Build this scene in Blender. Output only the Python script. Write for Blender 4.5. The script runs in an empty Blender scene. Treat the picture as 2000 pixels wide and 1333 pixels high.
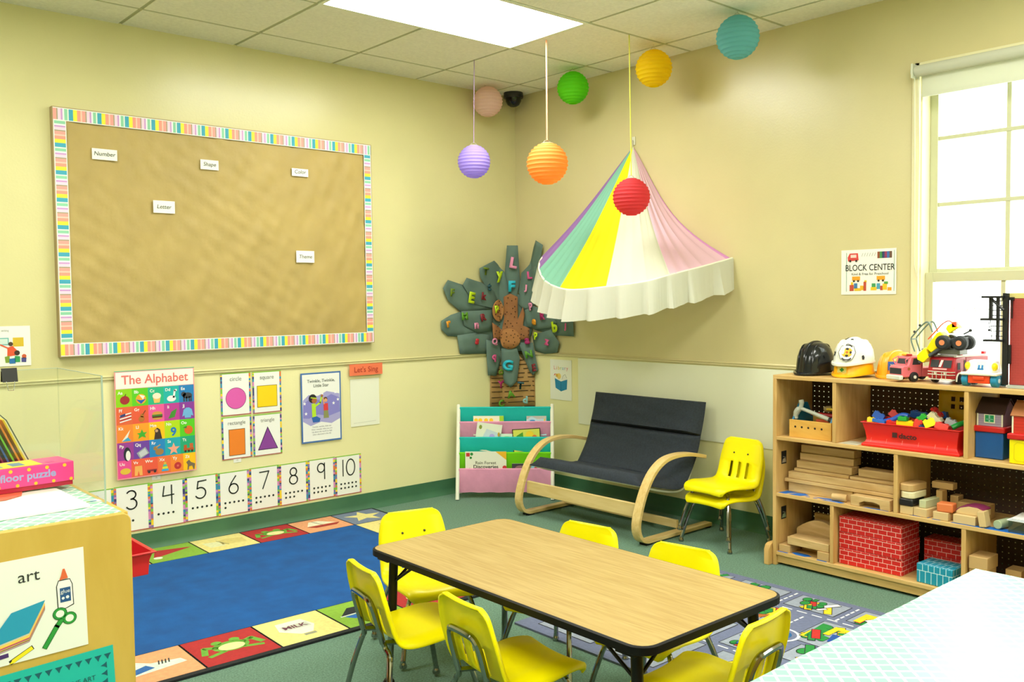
import bpy, bmesh, math, random
from mathutils import Matrix, Vector, Euler
R_ = math.radians
rnd = random.Random(7)
scn = bpy.context.scene
COL = scn.collection

# ------------------------------------------------------------ camera, world, lights, exposure
F_PX = 1761.0
YAW, PITCH, ROLL = 0.72205, -0.04647, -0.011095
CAM = Vector((-4.2584, -4.7795, 1.2965))
fw = Vector((math.sin(YAW)*math.cos(PITCH), math.cos(YAW)*math.cos(PITCH), math.sin(PITCH)))
r0 = Vector((math.cos(YAW), -math.sin(YAW), 0)); u0 = r0.cross(fw)
rt = r0*math.cos(ROLL)+u0*math.sin(ROLL); up = -r0*math.sin(ROLL)+u0*math.cos(ROLL)
cd = bpy.data.cameras.new('camera'); cam = bpy.data.objects.new('camera', cd); COL.objects.link(cam)
cd.sensor_width = 36; cd.lens = F_PX*36/2000; cd.clip_start = .02
M = Matrix((rt, up, -fw)).transposed().to_4x4(); M.translation = CAM; cam.matrix_world = M
scn.camera = cam
w = bpy.data.worlds.new('daylight'); scn.world = w; w.use_nodes = True
bg = w.node_tree.nodes['Background']; bg.inputs[0].default_value = (.95, 1, .94, 1); bg.inputs[1].default_value = 2.6
scn.view_settings.view_transform = 'Standard'; scn.view_settings.look = 'None'
scn.view_settings.gamma = 1; scn.view_settings.use_curve_mapping = False
scn.view_settings.exposure = 1.12
LAMP = 9.0
LAMP_COLOR = (1.0, 0.99, 0.90)
CEIL = 2.706

# ------------------------------------------------------------ materials
def lin(h):
    if isinstance(h, str):
        c = [int(h[i:i+2], 16)/255 for i in (0, 2, 4)]
    else:
        c = [v/255 for v in h]
    return tuple((v/12.92 if v <= .04045 else ((v+.055)/1.055)**2.4) for v in c)+(1,)
MATS = {}
def mat(name, color, rough=.5, metal=0, noise=0, nscale=20, bump=0, bscale=60, trans=0, spec=.5, coat=0):
    if name in MATS: return MATS[name]
    m = bpy.data.materials.new(name); m.use_nodes = True; MATS[name] = m
    nt = m.node_tree; b = nt.nodes['Principled BSDF']
    c = lin(color); b.inputs['Base Color'].default_value = c
    b.inputs['Roughness'].default_value = rough; b.inputs['Metallic'].default_value = metal
    b.inputs['Specular IOR Level'].default_value = spec; b.inputs['Coat Weight'].default_value = coat
    L = nt.links; tc = None
    if noise or bump:
        tc = nt.nodes.new('ShaderNodeTexCoord')
    if noise:
        n = nt.nodes.new('ShaderNodeTexNoise'); n.inputs['Scale'].default_value = nscale; n.inputs['Detail'].default_value = 4
        L.new(tc.outputs['Object'], n.inputs['Vector'])
        r = nt.nodes.new('ShaderNodeValToRGB'); L.new(n.outputs[0], r.inputs[0])
        r.color_ramp.elements[0].position = .3; r.color_ramp.elements[1].position = .7
        r.color_ramp.elements[0].color = tuple(v*(1-noise) for v in c[:3])+(1,)
        r.color_ramp.elements[1].color = tuple(min(1, v*(1+noise)) for v in c[:3])+(1,)
        L.new(r.outputs[0], b.inputs['Base Color'])
    if bump:
        n2 = nt.nodes.new('ShaderNodeTexNoise'); n2.inputs['Scale'].default_value = bscale; n2.inputs['Detail'].default_value = 5
        L.new(tc.outputs['Object'], n2.inputs['Vector'])
        bp = nt.nodes.new('ShaderNodeBump'); bp.inputs['Strength'].default_value = bump; bp.inputs['Distance'].default_value = .01
        L.new(n2.outputs[0], bp.inputs['Height']); L.new(bp.outputs[0], b.inputs['Normal'])
    if trans:
        t = nt.nodes.new('ShaderNodeBsdfTranslucent'); t.inputs[0].default_value = c
        mx = nt.nodes.new('ShaderNodeMixShader'); mx.inputs[0].default_value = trans
        L.new(b.outputs[0], mx.inputs[1]); L.new(t.outputs[0], mx.inputs[2])
        L.new(mx.outputs[0], nt.nodes['Material Output'].inputs[0])
    return m
def wood(name, c1, c2, axis='X', scale=6, rough=.45, stretch=14, coat=0):
    if name in MATS: return MATS[name]
    m = mat(name, c1, rough, coat=coat); nt = m.node_tree; L = nt.links; b = nt.nodes['Principled BSDF']
    tc = nt.nodes.new('ShaderNodeTexCoord'); mp = nt.nodes.new('ShaderNodeMapping')
    s = {'X': (1, stretch, stretch), 'Y': (stretch, 1, stretch), 'Z': (stretch, stretch, 1)}[axis]
    mp.inputs['Scale'].default_value = s
    n = nt.nodes.new('ShaderNodeTexNoise'); n.inputs['Scale'].default_value = scale; n.inputs['Detail'].default_value = 6
    n.inputs['Distortion'].default_value = .8
    r = nt.nodes.new('ShaderNodeValToRGB')
    r.color_ramp.elements[0].position = .36; r.color_ramp.elements[1].position = .66
    r.color_ramp.elements[0].color = lin(c2); r.color_ramp.elements[1].color = lin(c1)
    L.new(tc.outputs['Object'], mp.inputs[0]); L.new(mp.outputs[0], n.inputs['Vector'])
    L.new(n.outputs[0], r.inputs[0]); L.new(r.outputs[0], b.inputs['Base Color'])
    return m
def emis(name, color, s):
    m = bpy.data.materials.new(name); m.use_nodes = True; nt = m.node_tree
    nt.nodes.remove(nt.nodes['Principled BSDF'])
    e = nt.nodes.new('ShaderNodeEmission'); e.inputs[0].default_value = tuple(color)+(1,); e.inputs[1].default_value = s
    nt.links.new(e.outputs[0], nt.nodes['Material Output'].inputs[0]); MATS[name] = m
    return m
def clear(name, tint=(1, 1, 1), gloss=.08, rough=.02):
    m = bpy.data.materials.new(name); m.use_nodes = True; nt = m.node_tree
    nt.nodes.remove(nt.nodes['Principled BSDF'])
    t = nt.nodes.new('ShaderNodeBsdfTransparent'); t.inputs[0].default_value = tuple(tint)+(1,)
    g = nt.nodes.new('ShaderNodeBsdfGlossy'); g.inputs['Roughness'].default_value = rough
    mx = nt.nodes.new('ShaderNodeMixShader'); mx.inputs[0].default_value = gloss
    nt.links.new(t.outputs[0], mx.inputs[1]); nt.links.new(g.outputs[0], mx.inputs[2])
    nt.links.new(mx.outputs[0], nt.nodes['Material Output'].inputs[0]); MATS[name] = m
    return m
def brickmat(name, brick, mortar, scale, bw=.5, rh=.25, rough=.5):
    # bricks printed on the faces; box projection by object coordinates
    m = mat(name, brick, rough); nt = m.node_tree; L = nt.links; b = nt.nodes['Principled BSDF']
    tc = nt.nodes.new('ShaderNodeTexCoord'); sp = nt.nodes.new('ShaderNodeSeparateXYZ')
    L.new(tc.outputs['Object'], sp.inputs[0])
    sn = nt.nodes.new('ShaderNodeSeparateXYZ'); L.new(tc.outputs['Normal'], sn.inputs[0])
    def sq(o):
        n = nt.nodes.new('ShaderNodeMath'); n.operation = 'MULTIPLY'; L.new(o, n.inputs[0]); L.new(o, n.inputs[1]); return n.outputs[0]
    def mixv(f, a, b_):
        n = nt.nodes.new('ShaderNodeMix'); L.new(f, n.inputs[0]); L.new(a, n.inputs[2]); L.new(b_, n.inputs[3]); return n.outputs[0]
    cb = nt.nodes.new('ShaderNodeCombineXYZ'); L.new(mixv(sq(sn.outputs[1]), sp.outputs[1], sp.outputs[0]), cb.inputs[0]); L.new(mixv(sq(sn.outputs[2]), sp.outputs[2], sp.outputs[0]), cb.inputs[1])
    t = nt.nodes.new('ShaderNodeTexBrick'); t.inputs['Scale'].default_value = scale
    t.inputs['Brick Width'].default_value = bw; t.inputs['Row Height'].default_value = rh
    t.inputs['Mortar Size'].default_value = .012; t.inputs['Mortar Smooth'].default_value = 0
    t.inputs['Color1'].default_value = lin(brick); t.inputs['Color2'].default_value = lin(brick); t.inputs['Mortar'].default_value = lin(mortar)
    L.new(cb.outputs[0], t.inputs['Vector']); L.new(t.outputs[0], b.inputs['Base Color'])
    return m
_pc = {}
def P(hexcol, rough=.55, **k):     # plain coloured paper / plastic / paint
    key = '%s_%s' % (hexcol, rough)
    if key not in _pc: _pc[key] = mat('paint_'+key, hexcol, rough, **k)
    return _pc[key]

# ------------------------------------------------------------ mesh builder
class MB:
    def __init__(s):
        s.v = []; s.f = []; s.mi = []; s.ms = []; s.T = Matrix.Identity(4); s.sm = []
    def m(s, mt):
        if mt not in s.ms: s.ms.append(mt)
        return s.ms.index(mt)
    def add(s, vs, fs, mt, smooth=True):
        o = len(s.v); s.v += [tuple(s.T @ Vector(p)) for p in vs]; i = s.m(mt)
        for f in fs: s.f.append([o+k for k in f]); s.mi.append(i); s.sm.append(smooth)
    def box(s, c, d, mt, rot=(0, 0, 0)):
        E = Euler(rot).to_matrix(); c = Vector(c)
        vs = [c+E@Vector((x*d[0]/2, y*d[1]/2, z*d[2]/2)) for x in (-1, 1) for y in (-1, 1) for z in (-1, 1)]
        s.add(vs, [(0, 1, 3, 2), (4, 6, 7, 5), (0, 4, 5, 1), (2, 3, 7, 6), (0, 2, 6, 4), (1, 5, 7, 3)], mt)
        return s
    def bx(s, a, b, mt):       # box by corners
        return s.box([(a[i]+b[i])/2 for i in range(3)], [abs(b[i]-a[i]) for i in range(3)], mt)
    def tube(s, pts, r, mt, n=8, closed=False, cap=True, flat=None):
        pts = [Vector(p) for p in pts]; N = len(pts); rings = []; prev = None
        for i, p in enumerate(pts):
            if closed: t = pts[(i+1) % N]-pts[i-1]
            else: t = pts[min(i+1, N-1)]-pts[max(i-1, 0)]
            t.normalize()
            if prev is None:
                a = Vector((0, 0, 1)) if abs(t.z) < .9 else Vector((1, 0, 0)); nn = t.cross(a).normalized()
            else:
                nn = (prev-t*prev.dot(t)).normalized()
            prev = nn; bb = t.cross(nn); rr = r[i] if isinstance(r, (list, tuple)) else r
            rings.append([p+(nn*math.cos(2*math.pi*k/n)+bb*math.sin(2*math.pi*k/n))*rr for k in range(n)])
        vs = [q for rg in rings for q in rg]; fs = []
        for i in range(N if closed else N-1):
            j = (i+1) % N
            for k in range(n): fs.append((i*n+k, i*n+(k+1) % n, j*n+(k+1) % n, j*n+k))
        if cap and not closed: fs.append(tuple(range(n))[::-1]); fs.append(tuple((N-1)*n+k for k in range(n)))
        s.add(vs, fs, mt); return s
    def cyl(s, a, b, r, mt, n=16, r2=None):
        return s.tube([a, b], [r, r if r2 is None else r2], mt, n)
    def lathe(s, prof, mt, c=(0, 0, 0), n=24, sx=1, sy=1):
        vs = []; fs = []; K = len(prof)
        for k in range(n):
            a = 2*math.pi*k/n
            for (r, z) in prof: vs.append((c[0]+r*sx*math.cos(a), c[1]+r*sy*math.sin(a), c[2]+z))
        for k in range(n):
            k2 = (k+1) % n
            for i in range(K-1): fs.append((k*K+i, k2*K+i, k2*K+i+1, k*K+i+1))
        s.add(vs, fs, mt); return s
    def ell(s, c, r, mt, n=16):
        pr = [(math.sin(math.pi*i/10)+1e-5, -math.cos(math.pi*i/10)*1) for i in range(11)]
        T = s.T; s.T = T @ Matrix.Translation(c) @ Matrix.Diagonal((r[0], r[1], r[2], 1))
        s.lathe(pr, mt, n=n); s.T = T; return s
    def prism(s, poly, axis, a, b, mt):   # 2-D polygon extruded along an axis
        n = len(poly)
        def q(p, t): return {'x': (t, p[0], p[1]), 'y': (p[0], t, p[1]), 'z': (p[0], p[1], t)}[axis]
        vs = [q(p, a) for p in poly]+[q(p, b) for p in poly]
        fs = [tuple(range(n))[::-1], tuple(range(n, 2*n))]+[(i, (i+1) % n, n+(i+1) % n, n+i) for i in range(n)]
        s.add(vs, fs, mt); return s
    def grid(s, G, mt, skip=None):
        H = len(G); W = len(G[0]); vs = [p for r in G for p in r]; fs = []
        for i in range(H-1):
            for j in range(W-1):
                if skip and skip(i, j): continue
                fs.append((i*W+j, i*W+j+1, (i+1)*W+j+1, (i+1)*W+j))
        s.add(vs, fs, mt); return s
    def build(s, name, parent=None, bevel=0, solid=0, sub=0, angle=35, loc=None, recalc=True, segs=2):
        me = bpy.data.meshes.new(name); me.from_pydata([tuple(v) for v in s.v], [], s.f)
        for mt in s.ms: me.materials.append(mt)
        me.polygons.foreach_set('material_index', s.mi)
        me.polygons.foreach_set('use_smooth', [True]*len(s.f))
        if recalc:
            bm = bmesh.new(); bm.from_mesh(me); bmesh.ops.recalc_face_normals(bm, faces=bm.faces); bm.to_mesh(me); bm.free()
        me.set_sharp_from_angle(angle=R_(angle)); me.update()
        o = bpy.data.objects.new(name, me); COL.objects.link(o)
        if parent is not None: o.parent = parent
        if loc: o.location = loc
        if solid:
            md = o.modifiers.new('thickness', 'SOLIDIFY'); md.thickness = solid; md.offset = 0
        if bevel:
            md = o.modifiers.new('bevel', 'BEVEL'); md.width = bevel; md.segments = segs; md.limit_method = 'ANGLE'; md.angle_limit = R_(40)
            md.harden_normals = False
        if sub:
            md = o.modifiers.new('smooth', 'SUBSURF'); md.levels = sub; md.render_levels = sub
        return o
def merge(o, mb):      # surface pattern becomes part of the mesh it lies on
    me = o.data; n = len(me.materials); 
    for mt in mb.ms: me.materials.append(mt)
    bm = bmesh.new(); bm.from_mesh(me); vs = [bm.verts.new(v) for v in mb.v]
    for f, i in zip(mb.f, mb.mi):
        try: q = bm.faces.new([vs[k] for k in f]); q.material_index = n+i; q.smooth = True
        except ValueError: pass
    bm.to_mesh(me); bm.free()
def tag(o, label=None, cat=None, group=None, kind=None):
    if label: o['label'] = label
    if cat: o['category'] = cat
    if group: o['group'] = group
    if kind: o['kind'] = kind
    return o
def thing(name, label, cat, loc=(0, 0, 0), rot=(0, 0, 0), group=None):
    o = bpy.data.objects.new(name, None); COL.objects.link(o); o.empty_display_size = .05
    o.location = loc; o.rotation_euler = rot if isinstance(rot, (tuple, list)) else (0, 0, rot)
    return tag(o, label, cat, group)
def struct(name, mb, **k):
    o = mb.build(name, **k); o['kind'] = 'structure'; return o
def place(o, loc, rot=0):
    o.location = loc; o.rotation_euler = rot if isinstance(rot, (tuple, list)) else (0, 0, rot); return o
def copy_tree(o, loc, rot, label=None, group=None):
    r = o.copy(); COL.objects.link(r); place(r, loc, rot)
    if label: r['label'] = label
    if group: r['group'] = group
    for ch in list(o.children):
        c = ch.copy(); COL.objects.link(c); c.parent = r
        for g in list(ch.children):
            d = g.copy(); COL.objects.link(d); d.parent = c
    return r

# ------------------------------------------------------------ flat printed things
_fc = bpy.data.curves.new('letters', 'FONT'); _fo = bpy.data.objects.new('letters', _fc); COL.objects.link(_fo)
_fc.resolution_u = 3; _tx = {}
def textmesh(t, bold):
    k = (t, bold)
    if k not in _tx:
        _fc.body = t; _fc.offset = bold
        dg = bpy.context.evaluated_depsgraph_get(); dg.update()
        me = bpy.data.meshes.new_from_object(_fo.evaluated_get(dg))
        _tx[k] = ([tuple(v.co) for v in me.vertices], [tuple(p.vertices) for p in me.polygons]); bpy.data.meshes.remove(me)
    return _tx[k]
WHITE = 'f4f4ee'; BLACK = '1a1a1a'
class Art(MB):
    """Printed sheet: u to the right, v up, front towards -y; layers lie a hair apart."""
    EPS = .0005
    def poly(s, pts, c, l=1):
        mt = P(c, .6) if isinstance(c, str) else c
        s.add([(p[0], -l*s.EPS, p[1]) for p in pts], [tuple(range(len(pts)))], mt)
    def rect(s, a, b, c_, d, c, l=1): s.poly([(a, b), (c_, b), (c_, d), (a, d)], c, l)
    def circ(s, u, v, r, c, l=1, ry=None, n=20):
        ry = ry or r; s.poly([(u+r*math.cos(6.2832*k/n), v+ry*math.sin(6.2832*k/n)) for k in range(n)], c, l)
    def line(s, pts, wd, c, l=2):
        for a, b in zip(pts[:-1], pts[1:]):
            a = Vector(a); b = Vector(b); d = b-a
            if d.length < 1e-7: continue
            d.normalize(); n = Vector((-d.y, d.x))*wd/2; e = d*wd*.3
            s.poly([a-n-e, b-n+e, b+n+e, a+n-e], c, l)
    def text(s, t, u, v, size, c, l=3, bold=0, al='c', sx=1, rot=0, sh=0):
        vs, fs = textmesh(t, bold)
        if not vs: return
        x0 = min(p[0] for p in vs); x1 = max(p[0] for p in vs)
        ox = {'c': (x0+x1)/2, 'l': x0, 'r': x1}[al]; ca, sa = math.cos(rot), math.sin(rot)
        q = []
        for p in vs:
            a = (p[0]-ox)*size*sx+sh*p[1]*size; b = p[1]*size
            q.append((u+a*ca-b*sa, -l*s.EPS, v+a*sa+b*ca))
        s.add(q, fs, P(c, .6) if isinstance(c, str) else c)
    def sheet(s, a, b, c_, d, c=WHITE, t=.001):
        mt = P(c, .6) if isinstance(c, str) else c
        s.bx((a, t, b), (c_, 0, d), mt)
    def build(s, name, parent=None, **k): return MB.build(s, name, parent, recalc=False, angle=20, **k)
def on_left(name, art, label, cat, x, z, group=None, y=-.0035, rot=0):
    o = art.build(name); place(o, (x, y, z), (0, rot, 0)); return tag(o, label, cat, group)
def on_right(name, art, label, cat, y, z, group=None, x=-.0035):
    o = art.build(name); place(o, (x, y, z), (0, 0, -math.pi/2)); return tag(o, label, cat, group)

# ------------------------------------------------------------ the room
UP_L = mat('wall_paint_upper', 'd8d29c', .27, noise=.03, nscale=3, bump=.05, bscale=90)
UP_R = mat('wall_paint_tan', 'd3c999', .27, noise=.03, nscale=3, bump=.05, bscale=90)
LO = mat('wall_paint_lower', 'ece7b0', .42, noise=.02, nscale=3, bump=.05, bscale=90)
PALE = mat('wall_paint_white', 'e6e9d2', .5, noise=.02, nscale=2)
TRIMW = P('efe9c4', .35); GREEN = mat('rubber_base_green', '3f6f50', .5, noise=.12, nscale=6)
RAIL = .92; XW, YW = -5.9, -6.6
m = MB(); m.bx((XW, 0, RAIL), (0.15, .15, CEIL+.1), UP_L); m.bx((XW, 0, 0), (0.15, .15, RAIL), LO); struct('wall_left', m)
WY0, WY1, WZ0, WZ1 = -2.850, -3.85, .775, 2.345
m = MB()
m.bx((0, 0, RAIL), (.15, WY0, CEIL+.1), UP_R); m.bx((0, 0, 0), (.15, WY0, RAIL), LO)
m.bx((0, WY0, WZ1), (.15, WY1, CEIL+.1), UP_R); m.bx((0, WY0, 0), (.15, WY1, WZ0), LO)
m.bx((0, WY1, RAIL), (.15, -4.60, CEIL+.1), UP_R); m.bx((0, WY1, 0), (.15, -4.60, RAIL), LO)
m.bx((0, -4.60, WZ1), (.15, -5.60, CEIL+.1), UP_R); m.bx((0, -4.60, 0), (.15, -5.60, WZ0), LO)
m.bx((0, -5.60, RAIL), (.15, YW, CEIL+.1), UP_R); m.bx((0, -5.60, 0), (.15, YW, RAIL), LO)
struct('wall_right', m)
m = MB(); m.bx((XW, YW-.15, 0), (0.15, YW, CEIL+.1), UP_L); struct('wall_back', m)
m = MB(); m.bx((XW-.15, YW, 0), (XW, 0.15, CEIL+.1), UP_L); struct('wall_side', m)
m = MB(); m.bx((-.006, -.608, .468), (0, -4.2, .902), PALE); struct('trim_3', m)
for nm, a, b, c_, d in (('trim_1', (XW, -.016, RAIL-.022), (0, 0, RAIL+.022), (XW, -.024, RAIL-.006), (0,)),):
    m = MB(); m.bx((XW, -.010, RAIL-.012), (0, 0, RAIL+.012), UP_L); m.bx((XW, -.014, RAIL+.002), (0, 0, RAIL+.008), UP_L); struct('trim_1', m, bevel=.003)
m = MB(); m.bx((-.010, -.010, RAIL-.012), (0, WY0+.03, RAIL+.012), UP_R); m.bx((-.014, -.014, RAIL+.002), (0, WY0+.03, RAIL+.008), UP_R); struct('trim_2', m, bevel=.003)
prof = [(0, 0), (-.03, 0), (-.022, .006), (-.010, .02), (-.006, .04), (-.006, .1), (0, .1)]
m = MB(); m.prism(prof, 'x', XW, 0, GREEN); struct('baseboard_left', m)
m = MB(); m.prism(prof, 'y', 0, YW, GREEN); struct('baseboard_right', m)
CARP = mat('carpet_green', '6c8f7c', .95, noise=.35, nscale=160, bump=.6, bscale=400)
m = MB(); m.bx((XW, YW, -.1), (0.15, .15, 0), CARP); struct('floor', m)
# suspended ceiling: tiles with the grid bars between them
TILE = mat('ceiling_tile', 'efeedd', .9, noise=.05, nscale=60, bump=.35, bscale=70)
BAR = mat('ceiling_bar', 'b4b792', .6)
lx = [-.232-.61*k for k in range(10)]; ly = [-.304-.61*k for k in range(11)]
m = MB(); lights = [(-1.452, -1.219), (-1.452, -3.659), (-3.892, -1.219), (-3.892, -3.659), (-3.892, -5.6+.11), (-1.452, -5.6+.11)]
xs = [0]+lx+[XW]; ys = [0]+ly+[YW]
for i in range(len(xs)-1):
    for j in range(len(ys)-1):
        cx, cy = (xs[i]+xs[i+1])/2, (ys[j]+ys[j+1])/2
        if any(abs(cx-a) < .62 and abs(cy-b) < .31 for a, b in lights): continue
        x1, x0, y1, y0 = xs[i]-.010, xs[i+1]+.010, ys[j]-.010, ys[j+1]+.010
        if i == 0: x1 = .15
        if j == 0: y1 = .15
        if x1-x0 > .02 and y1-y0 > .02: m.bx((x0, y0, CEIL+.004), (x1, y1, CEIL+.02), TILE)
for x in lx: m.bx((x-.012, YW, CEIL+.008), (x+.012, 0, CEIL+.03), BAR)
for y in ly: m.bx((XW, y-.012, CEIL+.006), (0, y+.012, CEIL+.03), BAR)
m.bx((XW, YW, CEIL+.16), (.15, .15, CEIL+.2), TILE)
struct('ceiling', m, recalc=True)
LM = emis('lamp_diffuser', LAMP_COLOR, LAMP)
FR = P('e9edd8', .4)
def ceiling_light(x, y, label):
    t = thing('ceiling_light', label, 'ceiling light', (x, y, CEIL), group='flush ceiling lights')
    q = MB(); X, Y = .61, .305
    q.bx((-X, -Y, .0), (X, -Y+.02, .03), FR); q.bx((-X, Y-.02, 0), (X, Y, .03), FR)
    q.bx((-X, -Y+.02, 0), (-X+.02, Y-.02, .03), FR); q.bx((X-.02, -Y+.02, 0), (X, Y-.02, .03), FR)
    q.bx((-X, -Y, .03), (X, Y, .10), FR); q.build('frame', t)
    q = MB(); q.bx((-X+.02, -Y+.02, .008), (X-.02, Y-.02, .012), LM); q.build('diffuser', t)
for (x, y), lb in zip(lights, ['glowing rectangular ceiling light panel near the hanging lanterns', 'lit ceiling panel over the space between the table and the window', 'lit ceiling panel over the left end of the bulletin board side', 'lit ceiling panel above the art cabinet', 'lit ceiling panel behind the art cabinet', 'lit ceiling panel over the white patterned table top']):
    ceiling_light(x, y, lb)

# window
VW = P('e6e0b8', .35); SASH = P('c6c7a6', .4)
t = thing('window_1', 'white framed window with divided panes in the right wall', 'window', (0, 0, 0)); t['kind'] = 'structure'
q = MB()
q.bx((-.02, WY0+.028, WZ0-.02), (.0, WY0-.006, WZ1+.03), VW); q.bx((-.02, WY1-.028, WZ0-.02), (0, WY1+.006, WZ1+.03), VW)
q.bx((-.02, WY0+.028, WZ1), (0, WY1-.028, WZ1+.03), VW)
q.bx((0, WY0+.0, WZ0), (.15, WY0-.012, WZ1), VW); q.bx((0, WY1+.012, WZ0), (.15, WY1, WZ1), VW); q.bx((0, WY0, WZ1-.012), (.15, WY1, WZ1), VW)
q.build('window_frame', t, bevel=.002)
q = MB(); q.bx((-.03, WY0+.03, WZ0-.02), (.12, WY1-.03, WZ0), VW); q.build('window_sill', t, bevel=.004)
def sash(x, z0, z1, rows, nm):
    q = MB(); y0, y1 = WY0-.012, WY1+.012; s_ = .036
    q.bx((x, y0, z0), (x+.03, y0-s_, z1), SASH); q.bx((x, y1+s_, z0), (x+.03, y1, z1), SASH)
    q.bx((x, y0-s_, z0), (x+.03, y1+s_, z0+.045), SASH); q.bx((x, y0-s_, z1-.045), (x+.03, y1+s_, z1), SASH)
    for yy in (-3.205, -3.515): q.bx((x+.008, yy-.010, z0+.045), (x+.022, yy+.010, z1-.045), SASH)
    for zz in rows: q.bx((x+.006, y0-s_, zz-.009), (x+.024, y1+s_, zz+.009), SASH)
    f = q.build(nm, t, bevel=.002)
    g = MB(); g.bx((x+.013, y0-s_+.004, z0+.04), (x+.017, y1+s_-.004, z1-.04), MATS.get('window_glass') or clear('window_glass', (.98, 1, .98), .04)); g.build('pane', f)
    return f
sash(.045, WZ0, 1.40, [], 'lower_sash'); sash(.085, 1.372, WZ1-.012, [1.72, 2.03], 'upper_sash')
q = Art(); q.text('Window: Waterfront', 0, 0, .028, 'b9c08a', al='c', sx=.8)
o = q.build('window_lettering', t); place(o, (.055, -3.08, 1.215), (0, 0, -math.pi/2)); 
BL = mat('blind_fabric', 'dfe0d0', .8, trans=.35)
t = thing('roller_blind', 'rolled-up pale grey roller blind across the top of the window', 'blind', (-.045, -2.84, 2.33))
q = MB(); q.cyl((0, -.012, 0), (0, -.99, 0), .026, BL, 20); q.build('roller', t)
q = MB(); q.bx((.020, -.03, -.105), (.0215, -.98, .0), BL); q.bx((.016, -.03, -.118), (.026, -.98, -.104), BL); q.build('blind_fabric', t)
q = MB(); q.bx((-.022, .004, -.03), (.045, -.004, .035), P('d8dcc8', .3)); q.cyl((0, .008, 0), (0, -.012, 0), .02, P('c9cdb8', .3), 12); q.build('bracket', t)
q = MB(); q.tube([(-.0, -.004, -.02), (.006, -.006, -.4), (.008, -.008, -.9), (.012, -.018, -.95), (.016, -.028, -.9), (.018, -.022, -.4), (.018, -.014, -.02)], .0022, P('e5e5cf', .4), 6); q.build('pull_cord', t)

# security camera
t = thing('security_camera', 'small black dome security camera in the ceiling corner', 'security camera', (-.10, -.10, CEIL))
q = MB(); q.lathe([(.0, .004), (.066, .004), (.068, -.02), (.066, -.032), (.0, -.032)], P('1d2126', .35), n=28); q.build('housing', t)
q = MB(); q.lathe([(.056, -.03), (.053, -.055), (.04, -.078), (.02, -.09), (0.0005, -.093)], P('0c0f14', .08), n=28); q.build('dome', t)

# ------------------------------------------------------------ paper lanterns
def lantern_mat(c):
    m = mat('lantern_'+c, c, .7, trans=.55, noise=.06, nscale=7); return m
def lantern(nm, c, label, loc, r, stringtop=None, sc='d8d0c0', sr=.0015, ribs=13, squash=1.0):
    t = thing('paper_lantern', label, 'paper lantern', loc, group='round paper lanterns hung from the ceiling')
    q = MB(); mt = lantern_mat(c); pr = []
    n = ribs*4
    for i in range(n+1):
        a = math.radians(16)+math.radians(148)*i/n
        rr = r*(1-.045*abs(math.sin(math.pi*ribs*i/n))**.6) if ribs else r
        pr.append((rr*math.sin(a), rr*squash*math.cos(a)))
    q.lathe(pr, mt, n=28); q.build('shade', t, angle=60)
    q = MB(); z = r*squash*math.cos(R_(16)); h = r*math.sin(R_(16)); wm = P('c8c4b0', .3)
    q.tube([(h, 0, z), (h*.6, 0, z+.012), (0, 0, z+.018), (-h*.6, 0, z+.012), (-h, 0, z)], .0013, wm, 6)
    q.tube([(h*math.cos(k*math.pi/8), h*math.sin(k*math.pi/8), z) for k in range(16)], .0013, wm, 5, closed=True); q.build('wire_hanger', t)
    q = MB(); zt = (CEIL+.006)-loc[2]
    tx, ty = ((stringtop[0]-loc[0]), (stringtop[1]-loc[1])) if stringtop else (0, 0)
    q.tube([(0, 0, z+.016), (tx, ty, zt)], sr, P(sc, .5), 6); q.build('string', t)
    return t
lantern('', 'c4b0ff', 'lavender ribbed paper lantern hanging lowest at the far left on a purple string', (-.875, -.617, 2.109), .098, (-.851, -.601), '9a7fae', .0022)
lantern('', 'ffb45c', 'orange paper lantern on a peach string left of the canopy', (-.819, -1.183, 2.035), .115, (-.797, -1.161), 'ffb08a', .0045)
lantern('', 'e8525c', 'red ribbed paper lantern hanging in front of the striped canopy', (-.542, -1.545, 1.839), .102, (-.517, -1.513), 'e3e44a', .003)
lantern('', 'ffe2dc', 'pale pink paper lantern close under the ceiling beside the corner camera', (-.372, -.15, 2.606), .100, ribs=12)
lantern('', '74e41a', 'lime green paper lantern close under the ceiling', (-.257, -.829, 2.590), .099, ribs=12)
lantern('', 'ffe000', 'bright yellow paper lantern close under the ceiling', (-.281, -1.487, 2.575), .103, ribs=12)
lantern('', '86d2da', 'teal blue paper lantern close under the ceiling, nearest the window', (-.407, -2.126, 2.582), .107, ribs=12)

# ------------------------------------------------------------ canopy on the right wall
RP = [(-.004, -1.813, 1.510), (-.24, -1.779, 1.459), (-.42, -1.716, 1.417), (-.53, -1.628, 1.38), (-.62, -1.433, 1.356), (-.66, -1.218, 1.343), (-.64, -1.057, 1.363), (-.575, -.89, 1.410), (-.45, -.715, 1.49), (-.27, -.575, 1.575), (-.004, -.46, 1.65)]
def cr(pts, n):
    out = []; N = len(pts)
    for i in range(N-1):
        p0, p1, p2, p3 = [Vector(pts[max(0, min(N-1, k))]) for k in (i-1, i, i+1, i+2)]
        for k in range(n):
            u = k/n; out.append(.5*((2*p1)+(p2-p0)*u+(2*p0-5*p1+4*p2-p3)*u*u+(3*p1-p0-3*p2+p3)*u**3))
    out.append(Vector(pts[-1])); return out
ring = cr(RP, 12); NR = len(ring); AP = Vector((-.012, -1.099, 2.221))
t = thing('play_canopy', 'striped cone canopy with a white ruffle hanging on the right wall', 'canopy', tuple(AP))
def cloth(n, c, tr=.35): return mat('cloth_'+n, c, .8, trans=tr)
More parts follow.
